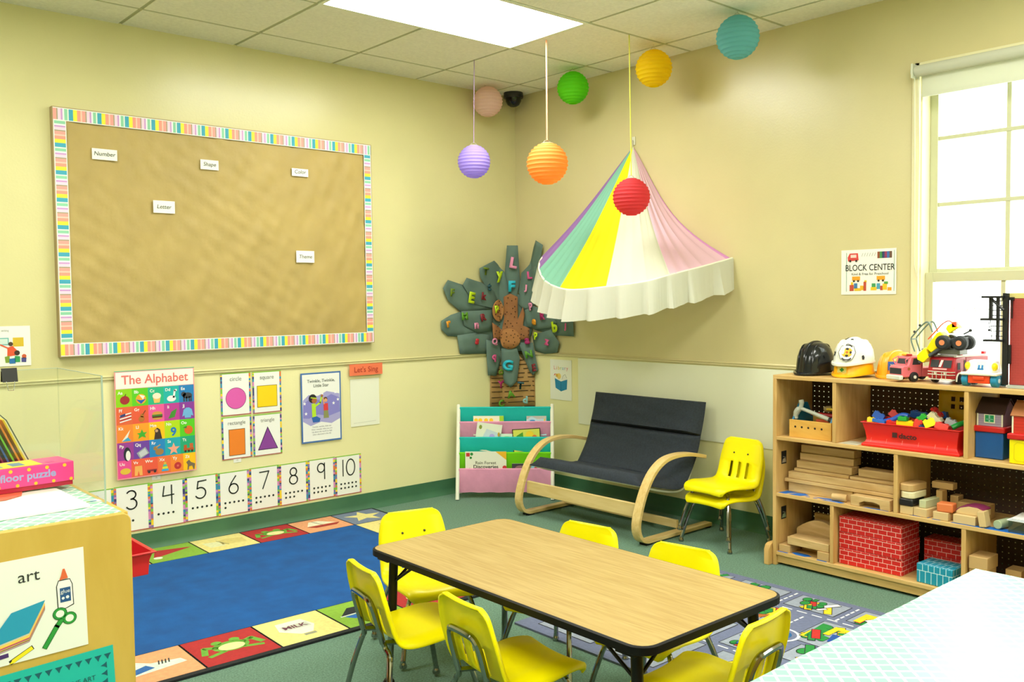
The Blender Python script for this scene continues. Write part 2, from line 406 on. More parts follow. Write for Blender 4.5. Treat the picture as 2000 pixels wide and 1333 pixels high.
def spt(i, s_, amp=.008):
    p = ring[i]; q_ = AP.lerp(p, s_); k = i/(NR-1)
    sag = .085*max(0, 1-k*3.2)+.02
    d = (Vector((0, AP.y, 0))-Vector((p.x, p.y, 0))); d.z = -.25; d.normalize()
    q_ = q_+d*sag*math.sin(math.pi*s_**1.25)
    q_ = q_+Vector((math.sin(i*1.05)*amp*s_, math.cos(i*1.3)*amp*s_, 0)); return q_-AP
def near(px):  # index of the ring point at a given fraction
    return int(round(px*(NR-1)))
cuts = [0, 3, 24, 48, 69, 94, NR-1]
for (a, b), nm, c, in zip(zip(cuts[:-1], cuts[1:]), ['orchid', 'pink', 'white', 'yellow', 'mint', 'purple'], ['f2a6ee', 'fad0e6', 'f1f3e2', 'fff200', '8ccfb6', 'a57ac4']):
    q = MB(); q.grid([[spt(i, s_) for i in range(a, b+1)] for s_ in [k/16 for k in range(17)]], cloth(nm, c, .3 if nm != 'yellow' else .15))
    o = q.build('canopy_panel', t, recalc=False); o['label'] = '%s canopy panel' % nm
q = MB(); q.tube([p-AP for p in ring], .0065, P('f3f4e4', .6), 8); q.build('hoop', t)
q = MB(); G = []
fr = random.Random(3); ph = [0.0]
for i in range(NR*3-2): ph.append(ph[-1]+fr.choice([.04, .07, .08, .15, .19]))
for s_ in range(7):
    row = []
    for j in range((NR-1)*3+1):
        i = j/3; a = ring[int(i)]; b = ring[min(NR-1, int(i)+1)]; p = a.lerp(b, i-int(i))
        out = Vector((p.x*1.0, (p.y-AP.y), 0)); out = out.normalized() if out.length > 0 else Vector((0, -1, 0))
        k = s_/6; wv = (ph[j]/3.1 % 1)*2-1; wv = wv if wv < .72 else .72-(wv-.72)*6.1
        q_ = p+out*(.010+.030*k+.026*k*wv)+Vector((0, 0, -.175*k-.006*wv*k)); q_.x = min(q_.x, -.006)
        row.append(q_-AP)
    G.append(row)
q.grid(G, cloth('ruffle', 'e4e6d8', .3)); q.build('ruffle', t, recalc=False)
q = MB(); q.tube([(-.0, 0, -.01), (-.004, 0, .012), (-.004, 0, .03), (.004, .006, .04), (.008, 0, .03)], .002, P('b8b49a', .3, metal=.6), 6); q.bx((.004, -.012, .01), (.011, .012, .06), P('dcdcc8', .4)); q.build('wall_hook', t)

# ------------------------------------------------------------ things on the left wall
STR = ['f0a0a0', 'f7dff0', 'e2a8e6', 'b98fd0', '8fd6a8', 'dff3ea', '46b0c6', '3f9fc0', 'f4ee3a', 'f6a58c', 'f7c9c0']
BX0, BX1, BZ0, BZ1 = -3.010, -1.221, 1.0415, 2.2455
bt = thing('bulletin_board', 'large bulletin board covered in brown paper with a striped pastel border', 'bulletin board', (BX0, -.001, BZ0))
BW, BH, TH = BX1-BX0, BZ1-BZ0, .022
q = MB(); q.bx((0, -TH, 0), (BW, 0, BH), P('cdbb8c', .6)); q.build('backing', bt)
q = MB()   # kraft paper with gentle wrinkles
wr = random.Random(5); waves = [(wr.uniform(3, 16), wr.uniform(-8, 12), wr.uniform(0, 6), wr.uniform(.0006, .0017)) for _ in range(14)]
G = [[(.05+(BW-.1)*i/90, -TH-.010-sum(a*math.sin(fx*i/9+fz*j/9+p) for fx, fz, p, a in waves)*.55, .05+(BH-.1)*j/60) for i in range(91)] for j in range(61)]
q.grid(G, mat('kraft_paper', 'b59e5e', .55, noise=.07, nscale=5, bump=.5, bscale=9)); q.build('brown_paper', bt, recalc=False)
def strip(nm, x0, z0, x1, z1, horiz, seed):
    q = Art(); s_ = random.Random(seed); q.rect(x0, z0, x1, z1, 'eef0ea', 0)
    p = (x0 if horiz else z0); e = (x1 if horiz else z1); k = seed
    pat = [('f0a39a', .016), ('9c9f7a', .005), ('f5d3ea', .014), ('cf9ad8', .008), ('e8eef4', .008), ('8fd2ae', .014), ('e3efe6', .006), ('41a7c4', .02), ('f3ee3c', .018), ('f49d8b', .016), ('f2c9b8', .007)]
    while p < e-.001:
        c, w_ = pat[k % len(pat)]; w2 = min(w_*1.0, e-p); k += 1
        if horiz: q.rect(p, z0+.004, p+w2, z1-.004, c, 1)
        else: q.rect(x0+.004, p, x1-.004, p+w2, c, 1)
        p += w2
    o = q.build(nm, bt); o.location = (0, -TH-.018, 0); return o
strip('border_strip', 0, BH-.062, BW, BH, True, 0); strip('border_strip', 0, 0, BW, .062, True, 8)
strip('border_strip', 0, .062, .058, BH-.062, False, 4); strip('border_strip', BW-.05, .062, BW, BH-.062, False, 6)
q = MB(); q.bx((-.004, -TH-.018, -.004), (BW+.004, -.0, .0), P('a8946a', .6)); q.bx((-.004, -TH-.018, 0), (.0, 0, BH), P('a8946a', .6)); q.bx((BW, -TH-.018, 0), (BW+.004, 0, BH), P('a8946a', .6)); q.bx((-.004, -TH-.018, BH), (BW+.004, 0, BH+.004), P('a8946a', .6)); q.build('frame', bt)
for (x0, z0, x1, z1, word, lb) in [(-2.838, 2.012, -2.718, 2.066, 'Number', 'small white word card reading Number, top left on the bulletin board'), (-2.290, 2.010, -2.190, 2.062, 'Shape', 'small white word card reading Shape, top middle of the board'), (-1.754, 2.018, -1.650, 2.062, 'Color', 'small white word card reading Color, top right on the board'), (-2.546, 1.764, -2.434, 1.828, 'Letter', 'small white word card reading Letter, alone in the second row'), (-1.738, 1.522, -1.622, 1.590, 'Theme', 'small white word card reading Theme, lowest and near the right border')]:
    q = Art(); w_, h_ = x1-x0, z1-z0; q.sheet(0, 0, w_, h_, 'f3f5ee'); q.text(word, w_/2, h_*.36, .030, '4a4a40', sh=.15)
    on_left('word_card', q, lb, 'word card', x0, z0, 'word cards on the bulletin board', y=-TH-.021)

# alphabet poster
q = Art(); W_, H_ = .412, .558
q.sheet(0, 0, W_, H_, 'f2a0a0'); q.rect(.006, H_-.092, W_-.006, H_-.008, 'f8f3ec'); q.rect(0, H_-.004, W_, H_, '5fc7a0', 2); q.text('The Alphabet', W_/2, H_-.07, .066, 'e8736a', bold=.012, sx=.95)
rows = [(['8fd400', '5ccc18', '1fb98a', '12b5b0', '1a7fc4'], ['Aa', 'Bb', 'Cc', 'Dd', 'Ee']), (['e8663a', 'ea5a3a', 'ef5aa0', 'c03a9a', '8a35a0'], ['Ff', 'Gg', 'Hh', 'Ii', 'Jj']), (['f58a30', 'f9a11f', 'ffc400', 'b4dc00', '58cc14'], ['Kk', 'Ll', 'Mm', 'Nn', 'Oo']), (['9a3898', '6f3fa6', '1a86c8', '14a9b8', '16a878'], ['Pp', 'Qq', 'Rr', 'Ss', 'Tt']), (['ee4f98', 'f0603e', 'ef5a3c', 'f0743a', 'f58a2a', 'ffc400'], ['Uu', 'Vv', 'Ww', 'Xx', 'Yy', 'Zz'])]
ch = (H_-.1)/5
for r, (cols, ls) in enumerate(rows):
    n = len(cols); cw = (W_-.008)/n; v1 = H_-.094-r*ch; v0 = v1-ch
    for k in range(n):
        u0 = .004+k*cw; q.rect(u0, v0, u0+cw, v1, cols[k], 1); q.text(ls[k], u0+.022, v1-.026, .022, 'f6f4ee', 2, bold=.02)
def cell(r, k, n=5):
    cw = (W_-.008)/n; return .004+(k+.55)*cw, H_-.094-(r+.62)*ch
u, v = cell(0, 0); q.circ(u, v, .024, 'a3232c', 3, .022); q.line([(u, v+.02), (u+.005, v+.03)], .004, '5a3418', 4)
u, v = cell(0, 1); q.circ(u, v, .026, 'f5a623', 3); q.poly([(u-.026, v), (u, v-.025), (u+.026, v), (u, v-.006)], '1c59b8', 4); q.poly([(u-.01, v+.024), (u+.02, v+.015), (u+.01, v-.004)], 'f6f0e0', 4)
u, v = cell(0, 2); q.poly([(u-.02, v+.004), (u+.02, v+.004), (u+.014, v-.026), (u-.014, v-.026)], 'f3c66a', 3); q.circ(u, v+.01, .022, 'f3ead0', 4, .016)
u, v = cell(0, 3); q.circ(u-.004, v-.01, .024, 'eef0f0', 3, .016); q.line([(u+.008, v-.004), (u+.014, v+.032), (u+.022, v+.034)], .010, 'eef0f0', 3)
u, v = cell(0, 4); q.circ(u, v, .026, '3a3f4a', 3, .016); q.circ(u-.02, v+.008, .013, '3a3f4a', 3); [q.line([(u+d, v-.008), (u+d, v-.03)], .008, '3a3f4a', 3) for d in (-.018, -.004, .010, .02)]
u, v = cell(1, 0); [q.line([(u-.026, v-.02+k*.008), (u+.028, v-.008+k*.008)], .006, 'c04038' if k % 2 else 'eeeeee', 3) for k in range(5)]; q.poly([(u-.026, v+.004), (u, v+.010), (u, v+.024), (u-.026, v+.016)], '2a3f7a', 4)
u, v = cell(1, 1); q.circ(u, v-.012, .015, 'b8702a', 3); q.circ(u+.004, v+.006, .010, 'b8702a', 3); q.line([(u+.006, v+.01), (u+.02, v+.03)], .004, '6a4018', 4)
u, v = cell(1, 2); q.circ(u, v+.008, .026, 'd79a45', 3, .012); q.rect(u-.027, v-.006, u+.027, v+.004, '4a7a2c', 4); q.rect(u-.026, v-.013, u+.026, v-.005, '5a2c18', 4); q.circ(u, v-.015, .025, 'd79a45', 3, .008)
u, v = cell(1, 3); q.poly([(u-.024, v-.024), (u+.01, v-.018), (u+.024, v+.028), (u-.006, v+.012)], '3f8f2c', 3)
u, v = cell(1, 4); q.poly([(u-.03, v-.02), (u-.022, v+.016), (u-.008, v+.026), (u+.008, v+.026), (u+.022, v+.016), (u+.030, v-.02), (u+.018, v-.014), (u+.016, v-.028), (u-.016, v-.028), (u-.018, v-.014)], '6fb4e6', 3)
u, v = cell(2, 0); q.poly([(u-.022, v-.028), (u+.022, v+.03), (u+.008, v-.01)], 'f2e9d8', 3); q.poly([(u-.020, v-.029), (u+.010, v-.008), (u+.026, v-.028)], '3aa6d8', 3)
u, v = cell(2, 1); q.poly([(u, v+.026), (u+.008, v+.008), (u+.026, v+.010), (u+.014, v-.004), (u+.02, v-.02), (u, v-.012), (u-.02, v-.024), (u-.014, v-.002), (u-.026, v+.006), (u-.008, v+.008)], '3fae2c', 3)
u, v = cell(2, 2); q.poly([(u-.020, v-.034), (u-.014, v+.0), (u-.018, v+.014), (u-.002, v+.026), (u+.012, v+.016), (u+.022, v-.034)], '3a2a20', 3); q.circ(u-.006, v+.010, .008, 'c9a27a', 4)
u, v = cell(2, 3); q.text('9', u+.002, v-.024, .062, '1577c4', 3, bold=.03)
u, v = cell(2, 4); q.circ(u+.002, v-.002, .023, 'e06a1c', 3); q.poly([(u-.028, v+.014), (u-.006, v+.02), (u-.010, v+.006)], '2f7a2c', 4)
u, v = cell(3, 0); q.circ(u+.004, v-.004, .018, '1d2430', 3, .036); q.circ(u+.008, v-.012, .012, 'f0f0ea', 4, .026)
u, v = cell(3, 1); q.poly([(u-.03, v-.004), (u+.014, v+.024), (u+.034, v-.010), (u-.012, v-.036)], '9aa4ac', 3); q.poly([(u-.02, v-.004), (u+.012, v+.016), (u+.026, v-.010), (u-.01, v-.028)], 'c9cfd2', 4)
u, v = cell(3, 2); q.circ(u+.006, v-.01, .022, 'a07a44', 3, .017); q.circ(u-.014, v+.01, .011, 'a07a44', 3); q.line([(u-.01, v+.016), (u+.01, v+.026)], .005, 'c49a60', 4)
u, v = cell(3, 3); q.poly([(u+.034*math.cos(1.57+k*.6283)*(1 if k % 2 == 0 else .42), v-.004+.034*math.sin(1.57+k*.6283)*(1 if k % 2 == 0 else .42)) for k in range(10)], 'f2a58a', 3)
u, v = cell(3, 4); q.rect(u-.028, v-.02, u+.028, v-.008, 'b8541c', 3); q.rect(u-.026, v-.008, u-.010, v+.010, 'b8541c', 3); q.rect(u+.006, v-.008, u+.024, v+.016, 'c8642c', 3); [q.circ(u+d, v-.024, .006, '3a2010', 4) for d in (-.018, 0, .018)]
u, v = cell(4, 0, 6); q.circ(u, v, .026, 'e5c03a', 3, .016)
u, v = cell(4, 1, 6); q.poly([(u-.02, v+.02), (u+.016, v+.02), (u+.018, v-.03), (u+.004, v-.03), (u-.002, v-.004), (u-.008, v-.03), (u-.022, v-.03)], 'f2b25a', 3)
u, v = cell(4, 2, 6); q.rect(u-.026, v-.016, u+.024, v-.006, '8f2a34', 3); [q.circ(u+d, v-.018, .007, '2a2a2a', 4) for d in (-.016, .014)]
u, v = cell(4, 3, 6); [q.rect(u-.018+k*.004, v-.024+k*.012, u+.018-k*.004, v-.013+k*.012, c, 3) for k, c in enumerate(['3aa6d8', 'd8e23a', '58c0a0', 'e0c040'])]
u, v = cell(4, 4, 6); q.circ(u, v-.004, .019, 'c22c30', 3); q.circ(u, v-.004, .006, 'e0685a', 4)
u, v = cell(4, 5, 6); q.poly([(u-.022, v+.008), (u-.006, v+.02), (u+.004, v+.006), (u+.026, v-.004), (u+.022, v-.034), (u+.016, v-.034), (u+.010, v-.014), (u-.006, v-.016), (u-.010, v-.034), (u-.016, v-.034), (u-.014, v-.006)], '7a6a50', 3)
on_left('alphabet_poster', q, 'tall rainbow alphabet poster with a picture for every letter', 'poster', -2.760, .394, y=-.022)

# shape cards and number cards with rainbow edge strips
RB = ['7fc241', 'f5d327', 'd98ac4', '2f8fb8', '3a3f78', 'e0763a', '8a6fb0']
def cardback(q, w_, h_, e=.010, seed=0):
    s_ = random.Random(seed); q.sheet(0, 0, w_, h_, 'f3f5ef')
    q.rect(0, h_-.006, w_, h_, '8ac43f', 1); q.rect(0, 0, w_, .005, 'b0564a', 1)
    for u0, u1 in ((0, e), (w_-e, w_)):
        v = .005
        while v < h_-.008:
            d = s_.uniform(.006, .016); q.rect(u0, v, u1, min(v+d, h_-.006), s_.choice(RB), 1); v += d
def shapecard(word, kind, label, x, z, seed):
    q = Art(); w_, h_ = .176, .238; cardback(q, w_, h_, .010, seed)
    q.text(word, w_/2, h_-.045, .034 if len(word) < 7 else .030, '8a8c84', sx=.95)
    cu, cv = w_/2, h_*.40
    if kind == 'c': q.circ(cu, cv, .060, '7a2a68', 2, n=40); q.circ(cu, cv, .0575, 'e05cb4', 3, n=40)
    if kind == 's': q.rect(cu-.062, cv-.062, cu+.062, cv+.062, '8a6a10', 2); q.rect(cu-.059, cv-.059, cu+.059, cv+.059, 'fbd400', 3)
    if kind == 'r': q.rect(cu-.048, cv-.076, cu+.048, cv+.072, '6a4a20', 2); q.rect(cu-.045, cv-.073, cu+.045, cv+.069, 'ef8420', 3)
    if kind == 't': q.poly([(cu-.062, cv-.062), (cu+.062, cv-.062), (cu, cv+.070)], '35104a', 2); q.poly([(cu-.056, cv-.058), (cu+.056, cv-.058), (cu, cv+.060)], '8a3f9c', 3)
    return on_left('shape_card', q, label, 'shape card', x, z, 'shape cards', rot=0)
shapecard('circle', 'c', 'shape card with a pink circle, upper left of the four', -2.195, .666, 1)
shapecard('square', 's', 'shape card with a yellow square, upper right of the four', -2.008, .664, 2)
shapecard('rectangle', 'r', 'shape card with an orange rectangle, lower left of the four', -2.195, .422, 3)
shapecard('triangle', 't', 'shape card with a purple triangle, lower right of the four', -2.010, .420, 4)
def arc(cx, cy, rx, ry, a0, a1, n=16): return [(cx+rx*math.cos(R_(a0+(a1-a0)*k/n)), cy+ry*math.sin(R_(a0+(a1-a0)*k/n))) for k in range(n+1)]
DG = {  # thin hand-printed digits in a box 1 high
 '2': [arc(.28, .74, .25, .24, 160, -30)+[(0, 0), (.56, 0)]],
 '3': [arc(.24, .76, .24, .22, 150, -80)+[(.22, .53)], [(.22, .53)]+arc(.24, .27, .28, .27, 80, -150)],
 '4': [[(.10, .98), (.02, .45), (.62, .48)], [(.50, 1.0), (.50, -.02)]],
 '5': [[(.56, .98), (.10, .95), (.04, .55)]+arc(.22, .30, .30, .30, 115, -150)],
 '6': [[(.42, 1.0), (.14, .62)]+arc(.28, .28, .27, .28, 165, 525, 24)],
 '7': [[(.0, .96), (.58, .98), (.18, -.02)]],
 '8': [arc(.28, .74, .21, .23, -90, 270, 22), arc(.28, .26, .26, .26, 90, 450, 22)],
 '9': [arc(.26, .70, .24, .27, 0, 360, 22), [(.50, .98), (.50, 0)]],
 '1': [[(.1, 1.0), (.1, 0)]], '0': [arc(.30, .5, .30, .5, 90, 450, 28)]}
def numbercard(n, x):
    q = Art(); w_, h_ = .182, .243; cardback(q, w_, h_, .012, 20+n); s_ = .098
    st = str(n); u = w_/2-(.30*s_ if len(st) == 1 else .48*s_)
    for c in st:
        for path in DG[c]: q.line([(u+p[0]*s_, .118+p[1]*s_) for p in path], .007, '26302a', 3)
        u += .34*s_
    k = n if n != 3 else 1
    k = n
    for i in range(k):
        a, b = i % 5, i//5; q.circ(w_/2-.052+a*.026, (.070 if n > 3 else .058)-b*.026, .0062, '14201a', 3, n=10)
    return on_left('number_card', q, 'white number card showing %d with black dots, in the row above the baseboard' % n, 'number card', x, .112 + (.002 if n % 2 else 0), 'number cards above the baseboard')
for n in range(2, 11): numbercard(n, -1.306-.1835*(11-n)+.0)
# small white tape tabs
for (x, z, lb) in [(-2.09-.06, .395, 'small white label taped under the rectangle card'), (-2.60, .36, 'small white label taped under the alphabet poster')]:
    q = Art(); q.sheet(0, 0, .045, .028, 'eef0e6'); q.text('10', .022, .009, .012, '9a9c94'); on_left('paper_label', q, lb, 'label', x+.02, z+.006, y=-.003)

# nursery rhyme poster
q = Art(); W_, H_ = .268, .415; q.sheet(0, 0, W_, H_, '3f6fb4'); q.rect(.009, .009, W_-.009, H_-.009, 'f0f2ee')
q.text('Twinkle, Twinkle,', W_/2, H_-.058, .026, '5a6458', bold=.01); q.text('Little Star', W_/2, H_-.086, .026, '5a6458', bold=.01)
q.poly([(.010, .13), (.012, .255), (.05, .285), (.11, .275), (.17, .30), (W_-.012, .28), (W_-.010, .13), (.20, .105), (.13, .12), (.06, .10)], 'a9a6dc', 2)
q.poly([(.010, .15), (.012, .235), (.06, .262), (.13, .25), (.20, .28), (W_-.011, .255), (W_-.010, .17), (.18, .15), (.11, .165), (.05, .145)], '8683cf', 3)
for u, v in [(.022, .235), (.03, .175), (.228, .29), (.245, .245), (.215, .225), (.14, .285)]:
    q.poly([(u+.011*math.cos(1.57+k*.6283)*(1 if k % 2 == 0 else .45), v+.011*math.sin(1.57+k*.6283)*(1 if k % 2 == 0 else .45)) for k in range(10)], 'f4f4fa', 4)
q.circ(.075, .262, .026, '1c1c22', 4); q.circ(.086, .25, .017, 'b06a3a', 5); q.line([(.064, .268), (.1, .262)], .006, 'b8dc2a', 6)
q.poly([(.068, .232), (.094, .232), (.096, .155), (.070, .150)], 'b8e22a', 5); q.line([(.095, .218), (.125, .235), (.134, .268)], .011, 'b8e22a', 6); q.circ(.137, .275, .008, 'b06a3a', 6)
q.poly([(.066, .15), (.10, .155), (.125, .140), (.118, .12), (.075, .12)], '2a62b4', 5)
q.circ(.160, .252, .014, '5a3a22', 4); q.circ(.162, .246, .011, 'e0a47c', 5); q.poly([(.147, .228), (.176, .228), (.178, .185), (.147, .185)], 'd8383c', 5); q.poly([(.148, .185), (.176, .185), (.182, .14), (.146, .14)], '8a8f5a', 5); q.line([(.15, .225), (.144, .262)], .008, 'e0a47c', 6)
for i, k in enumerate(['Twinkle, twinkle, little star', 'How I wonder what you are', 'Up above the world so high', 'Like a diamond in the sky']): q.text(k, W_/2, .088-.015*i, .012, '6a6c7c')
on_left('nursery_rhyme_poster', q, 'blue-edged nursery rhyme poster with two children pointing at a star', 'poster', -1.711, .459, y=-.01)
q = Art(); q.sheet(0, 0, .236, .070, 'f07a52'); q.text("Let's Sing", .118, .020, .046, 'b83e2a', bold=.01, sx=1.0); on_left('song_sign', q, 'orange paper strip lettered for singing above a blank sheet', 'sign', -1.387, .839, y=-.022)
q = Art(); q.sheet(0, 0, .208, .292, 'eef0dc'); q.line([(.02, .02), (.18, .024)], .0015, 'b8bba8'); on_left('paper_sheet', q, 'blank white paper sheet taped under the orange strip', 'paper sheet', -1.374, .524)
# picture sheet at the far left, and the clip on the clear guard
q = Art(); q.sheet(-.09, 0, .128, .19, 'f0f2ea'); q.text('writing', .02, .165, .014, '8a8c84', sx=.8)
q.rect(-.02, .10, .035, .135, '6fb8b4', 1); q.rect(-.015, .105, .03, .13, 'cfe4dc', 2); q.rect(.052, .092, .098, .135, 'd9b92c', 1)
q.circ(.042, .105, .010, '4a3420', 3); q.poly([(.028, .088), (.050, .096), (.068, .075), (.060, .050), (.026, .045)], 'e2552c', 2); q.line([(.032, .085), (.0, .102)], .006, 'e2552c', 3)
q.circ(.068, .062, .012, '3a2418', 4); q.poly([(.015, .045), (.036, .05), (.036, .018), (.018, .016)], '7a9a2c', 3); q.poly([(.034, .035), (.060, .038), (.060, .012), (.034, .012)], '1f6fae', 4); q.poly([(.058, .048), (.080, .045), (.080, .018), (.058, .018)], '2c9a54', 4)
q.circ(.098, .045, .010, 'c8582c', 3); q.poly([(.086, .038), (.108, .038), (.106, .016), (.086, .018)], '4a4a8a', 3)
on_left('picture_sheet', q, 'white picture sheet of children at a table, at the left edge above the clear guard', 'picture sheet', -3.262, 1.005)

# ------------------------------------------------------------ paper palm tree in the corner
WF = .12; WD = WF*math.sqrt(2)
def fold(s_, z, off):
    if s_ < -WF: p = Vector((-WD-(-s_-WF), 0, z))
    elif s_ > WF: p = Vector((0, -WD-(s_-WF), z))
    else:
        k = (s_+WF)/(2*WF); p = Vector((-WD*(1-k), -WD*k, z))
    k = min(1, max(0, (abs(s_)-WF+.03)/.06)); n = Vector((-1, -1, 0)).normalized().lerp(Vector((0, -1, 0)) if s_ < 0 else Vector((-1, 0, 0)), k).normalized()
    return p+n*off*1.04
TREE = {
'base':[(-0.333,1.333),(0.061,1.33),(0.118,1.082),(0.057,0.934),(-0.213,0.94),(-0.362,1.092)],
'A1':[(-0.62,1.372),(-0.576,1.428),(-0.455,1.396),(-0.271,1.313),(-0.209,1.225),(-0.47,1.215),(-0.576,1.287)],
'A2':[(-0.461,1.396),(-0.424,1.443),(-0.294,1.412),(-0.181,1.352),(-0.119,1.223),(-0.359,1.266)],
'B':[(-0.312,1.507),(-0.178,1.563),(-0.076,1.49),(-0.038,1.311),(-0.099,1.223),(-0.232,1.352),(-0.304,1.449)],
'C':[(-0.056,1.668),(0.02,1.667),(0.032,1.429),(0.001,1.262),(-0.049,1.262),(-0.074,1.48)],
'D':[(0.183,1.698),(0.254,1.662),(0.224,1.552),(0.151,1.447),(0.06,1.261),(0.021,1.34),(0.043,1.478),(0.103,1.536)],
'D2':[(0.053,1.478),(0.181,1.524),(0.222,1.377),(0.177,1.26),(0.06,1.221),(0.021,1.261)],
'E':[(0.06,1.241),(0.148,1.25),(0.317,1.192),(0.386,1.135),(0.316,1.096),(0.175,1.083),(0.078,1.103)],
'F':[(0.372,1.183),(0.533,1.151),(0.536,1.045),(0.357,1.048),(0.146,1.083)],
'G':[(0.117,1.043),(0.316,1.086),(0.402,1.001),(0.376,0.933),(0.258,0.919),(0.158,0.935)],
'K':[(-0.503,1.058),(-0.338,1.072),(-0.212,1.048),(-0.226,0.921),(-0.481,0.933)],
'L':[(-0.634,1.157),(-0.554,1.197),(-0.458,1.219),(-0.361,1.15),(-0.224,1.078),(-0.461,1.047),(-0.581,1.056),(-0.633,1.1)],
'M':[(-0.47,1.219),(-0.196,1.224),(-0.185,1.087),(-0.325,1.067),(-0.448,1.123)],
'H':[(0.018,0.994),(0.13,0.993),(0.192,0.808),(0.134,0.761),(0.09,0.795)],
'I':[(-0.112,0.955),(0.007,0.954),(0.026,0.885),(0.005,0.726),(-0.04,0.681),(-0.085,0.716),(-0.113,0.856)],
'J':[(-0.257,1.02),(-0.122,0.995),(-0.113,0.886),(-0.171,0.765),(-0.248,0.774)]}
BRANCH = [(-0.083,1.312),(-0.038,1.336),(0.016,1.311),(0.014,1.153),(0.05,1.241),(0.064,1.192),(0.049,1.113),(0.098,1.092),(0.092,1.013),(-0.199,1.018),(-0.204,1.136),(-0.1,1.084),(-0.08,1.163)]
TRUNK = [(-0.21,0.757),(-0.102,0.925),(-0.003,0.925),(0.134,0.786),(0.138,0.525),(-0.213,0.533)]
OV = [((-.142, 1.218), .062, .076), ((-.045, 1.022), .078, .072)]
LET = [('T','o',-.268,1.488),('y','l',-.134,1.451),('L','k',-.008,1.546),('F','c',-.023,1.385),('L','p',.114,1.46),('J','k',.071,1.369),('k','r',-.286,1.318),('E','l',-.393,1.309),('F','o',-.558,1.344),('t','t',-.238,1.381),('M','g',-.456,1.186),('R','r',-.294,1.176),('n','k',-.355,1.119),('r','y',-.591,1.137),('s','d',-.353,1.011),('Q','k',-.196,1.003),('q','p',-.204,.89),('G','c',-.057,.838),('p','l',-.173,1.229),('e','y',.175,1.137),('R','m',.261,1.179),('b','l',.378,1.108),('j','p',.48,1.108),('p','l',.191,1.042),('z','p',.301,1.001),('a','m',.079,1.005),('N','g',.089,.914),('E','r',.171,.822),('p','k',.131,1.245),('Y','m',-.137,.705),('T','t',.029,.696),('A','g',-.039,.636),('C','g',-.128,.572),('d','b',.061,.596),('o','o',-.128,.79)]
LC = dict(o='6f8a1e', l='c8e61a', k='f59ac2', c='2cc4e0', p='e25a98', r='8a1f2c', t='2a5a66', g='5c9a26', y='f5a52a', d='c62f3a', m='b0246a', b='8fc4c6')
tree = thing('paper_palm_tree', 'cut-paper palm tree with foam letters on its leaves in the room corner', 'wall display', (0, 0, 0))
def cut(pts):   # add points where the shape crosses the fold lines, so that it bends there
    import itertools
    return pts
def paper(name, pts, off, mt, parent=tree, curl=0, th=.0012):
    """a cut sheet that follows the walls through the corner"""
    bm = bmesh.new(); vs = [bm.verts.new((p[0], 0, p[1])) for p in pts]; bm.faces.new(vs)
    for x in (-WF, WF): bmesh.ops.bisect_plane(bm, geom=bm.verts[:]+bm.edges[:]+bm.faces[:], plane_co=(x, 0, 0), plane_no=(1, 0, 0))
    bmesh.ops.triangulate(bm, faces=bm.faces[:])
    bmesh.ops.subdivide_edges(bm, edges=bm.edges[:], cuts=2, use_grid_fill=True)
    cx = sum(p[0] for p in pts)/len(pts); cz = sum(p[1] for p in pts)/len(pts)
    for v in bm.verts:
        d = Vector((v.co.x-(-.04), v.co.z-1.15)).length
        o_ = off+curl*max(0, d-.1)**1.2+.002*math.sin(v.co.x*30+v.co.z*20)
        v.co = fold(v.co.x, v.co.z, o_)
    me = bpy.data.meshes.new(name); bm.to_mesh(me); bm.free(); me.materials.append(mt)
    for p_ in me.polygons: p_.use_smooth = True
    me.set_sharp_from_angle(angle=R_(30))
    o = bpy.data.objects.new(name, me); COL.objects.link(o); o.parent = parent
    md = o.modifiers.new('thickness', 'SOLIDIFY'); md.thickness = th
    return o
LEAFM = mat('leaf_paper', '617a70', .8, noise=.10, nscale=8, bump=.2, bscale=12)
TR = paper('trunk', TRUNK, .004, mat('trunk_paper', 'b08a52', .8, noise=.12, nscale=10))
q = MB()
tr = random.Random(2)
for z in [.545, .578, .615, .655, .69, .72, .75, .78, .81, .84, .87]:
    s_ = -.20
    while s_ < .13:
        e = s_+tr.uniform(.05, .16)
        if abs(z-.7) < .12 or True:
            lim = .13 if z < .78 else .13-(z-.78)*.9
            a0, a1 = max(s_, -lim-.07), min(e, lim)
            if a1 > a0+.01:
                pts = [fold(a0+(a1-a0)*k/6, z+.004*math.sin((a0+(a1-a0)*k/6)*14), .0085) for k in range(7)]
                q.tube(pts, .0025, P('3a2c1c', .8), 5)
        s_ = e+tr.uniform(.01, .03)
merge(TR, q)
for i, (k, off) in enumerate([('base', .008), ('L', .012), ('K', .014), ('M', .020), ('A1', .015), ('A2', .021), ('B', .018), ('C', .013), ('D', .016), ('D2', .022), ('F', .012), ('G', .015), ('E', .021), ('H', .018), ('J', .020), ('I', .024)]):
    paper('leaf', TREE[k], off, LEAFM, curl=.012 if k in 'A1LMK' else .02)
BR = paper('branch', BRANCH, .028, mat('branch_paper', 'a06c40', .8, noise=.1, nscale=12))
ovm = mat('branch_end_paper', 'b07a45', .8)
for (c, a, b), off in zip(OV, (.031, .033)):
    paper('branch_end', [(c[0]+a*math.cos(6.2832*k/18), c[1]+b*math.sin(6.2832*k/18)) for k in range(18)], off, ovm)
q = MB(); dots = []
for _ in range(400):
    s_, z = tr.uniform(-.21, .10), tr.uniform(.95, 1.33)
    inside = ((s_+.142)/.055)**2+((z-1.218)/.068)**2 < 1 or ((s_+.045)/.07)**2+((z-1.022)/.064)**2 < 1 or (-.075 < s_ < .008 and 1.10 < z < 1.31) or (.02 < s_ < .09 and 1.02 < z < 1.09) or (-.195 < s_ < -.12 and 1.03 < z < 1.12)
    if inside and all(abs(s_-a)+abs(z-b) > .026 for a, b in dots): dots.append((s_, z))
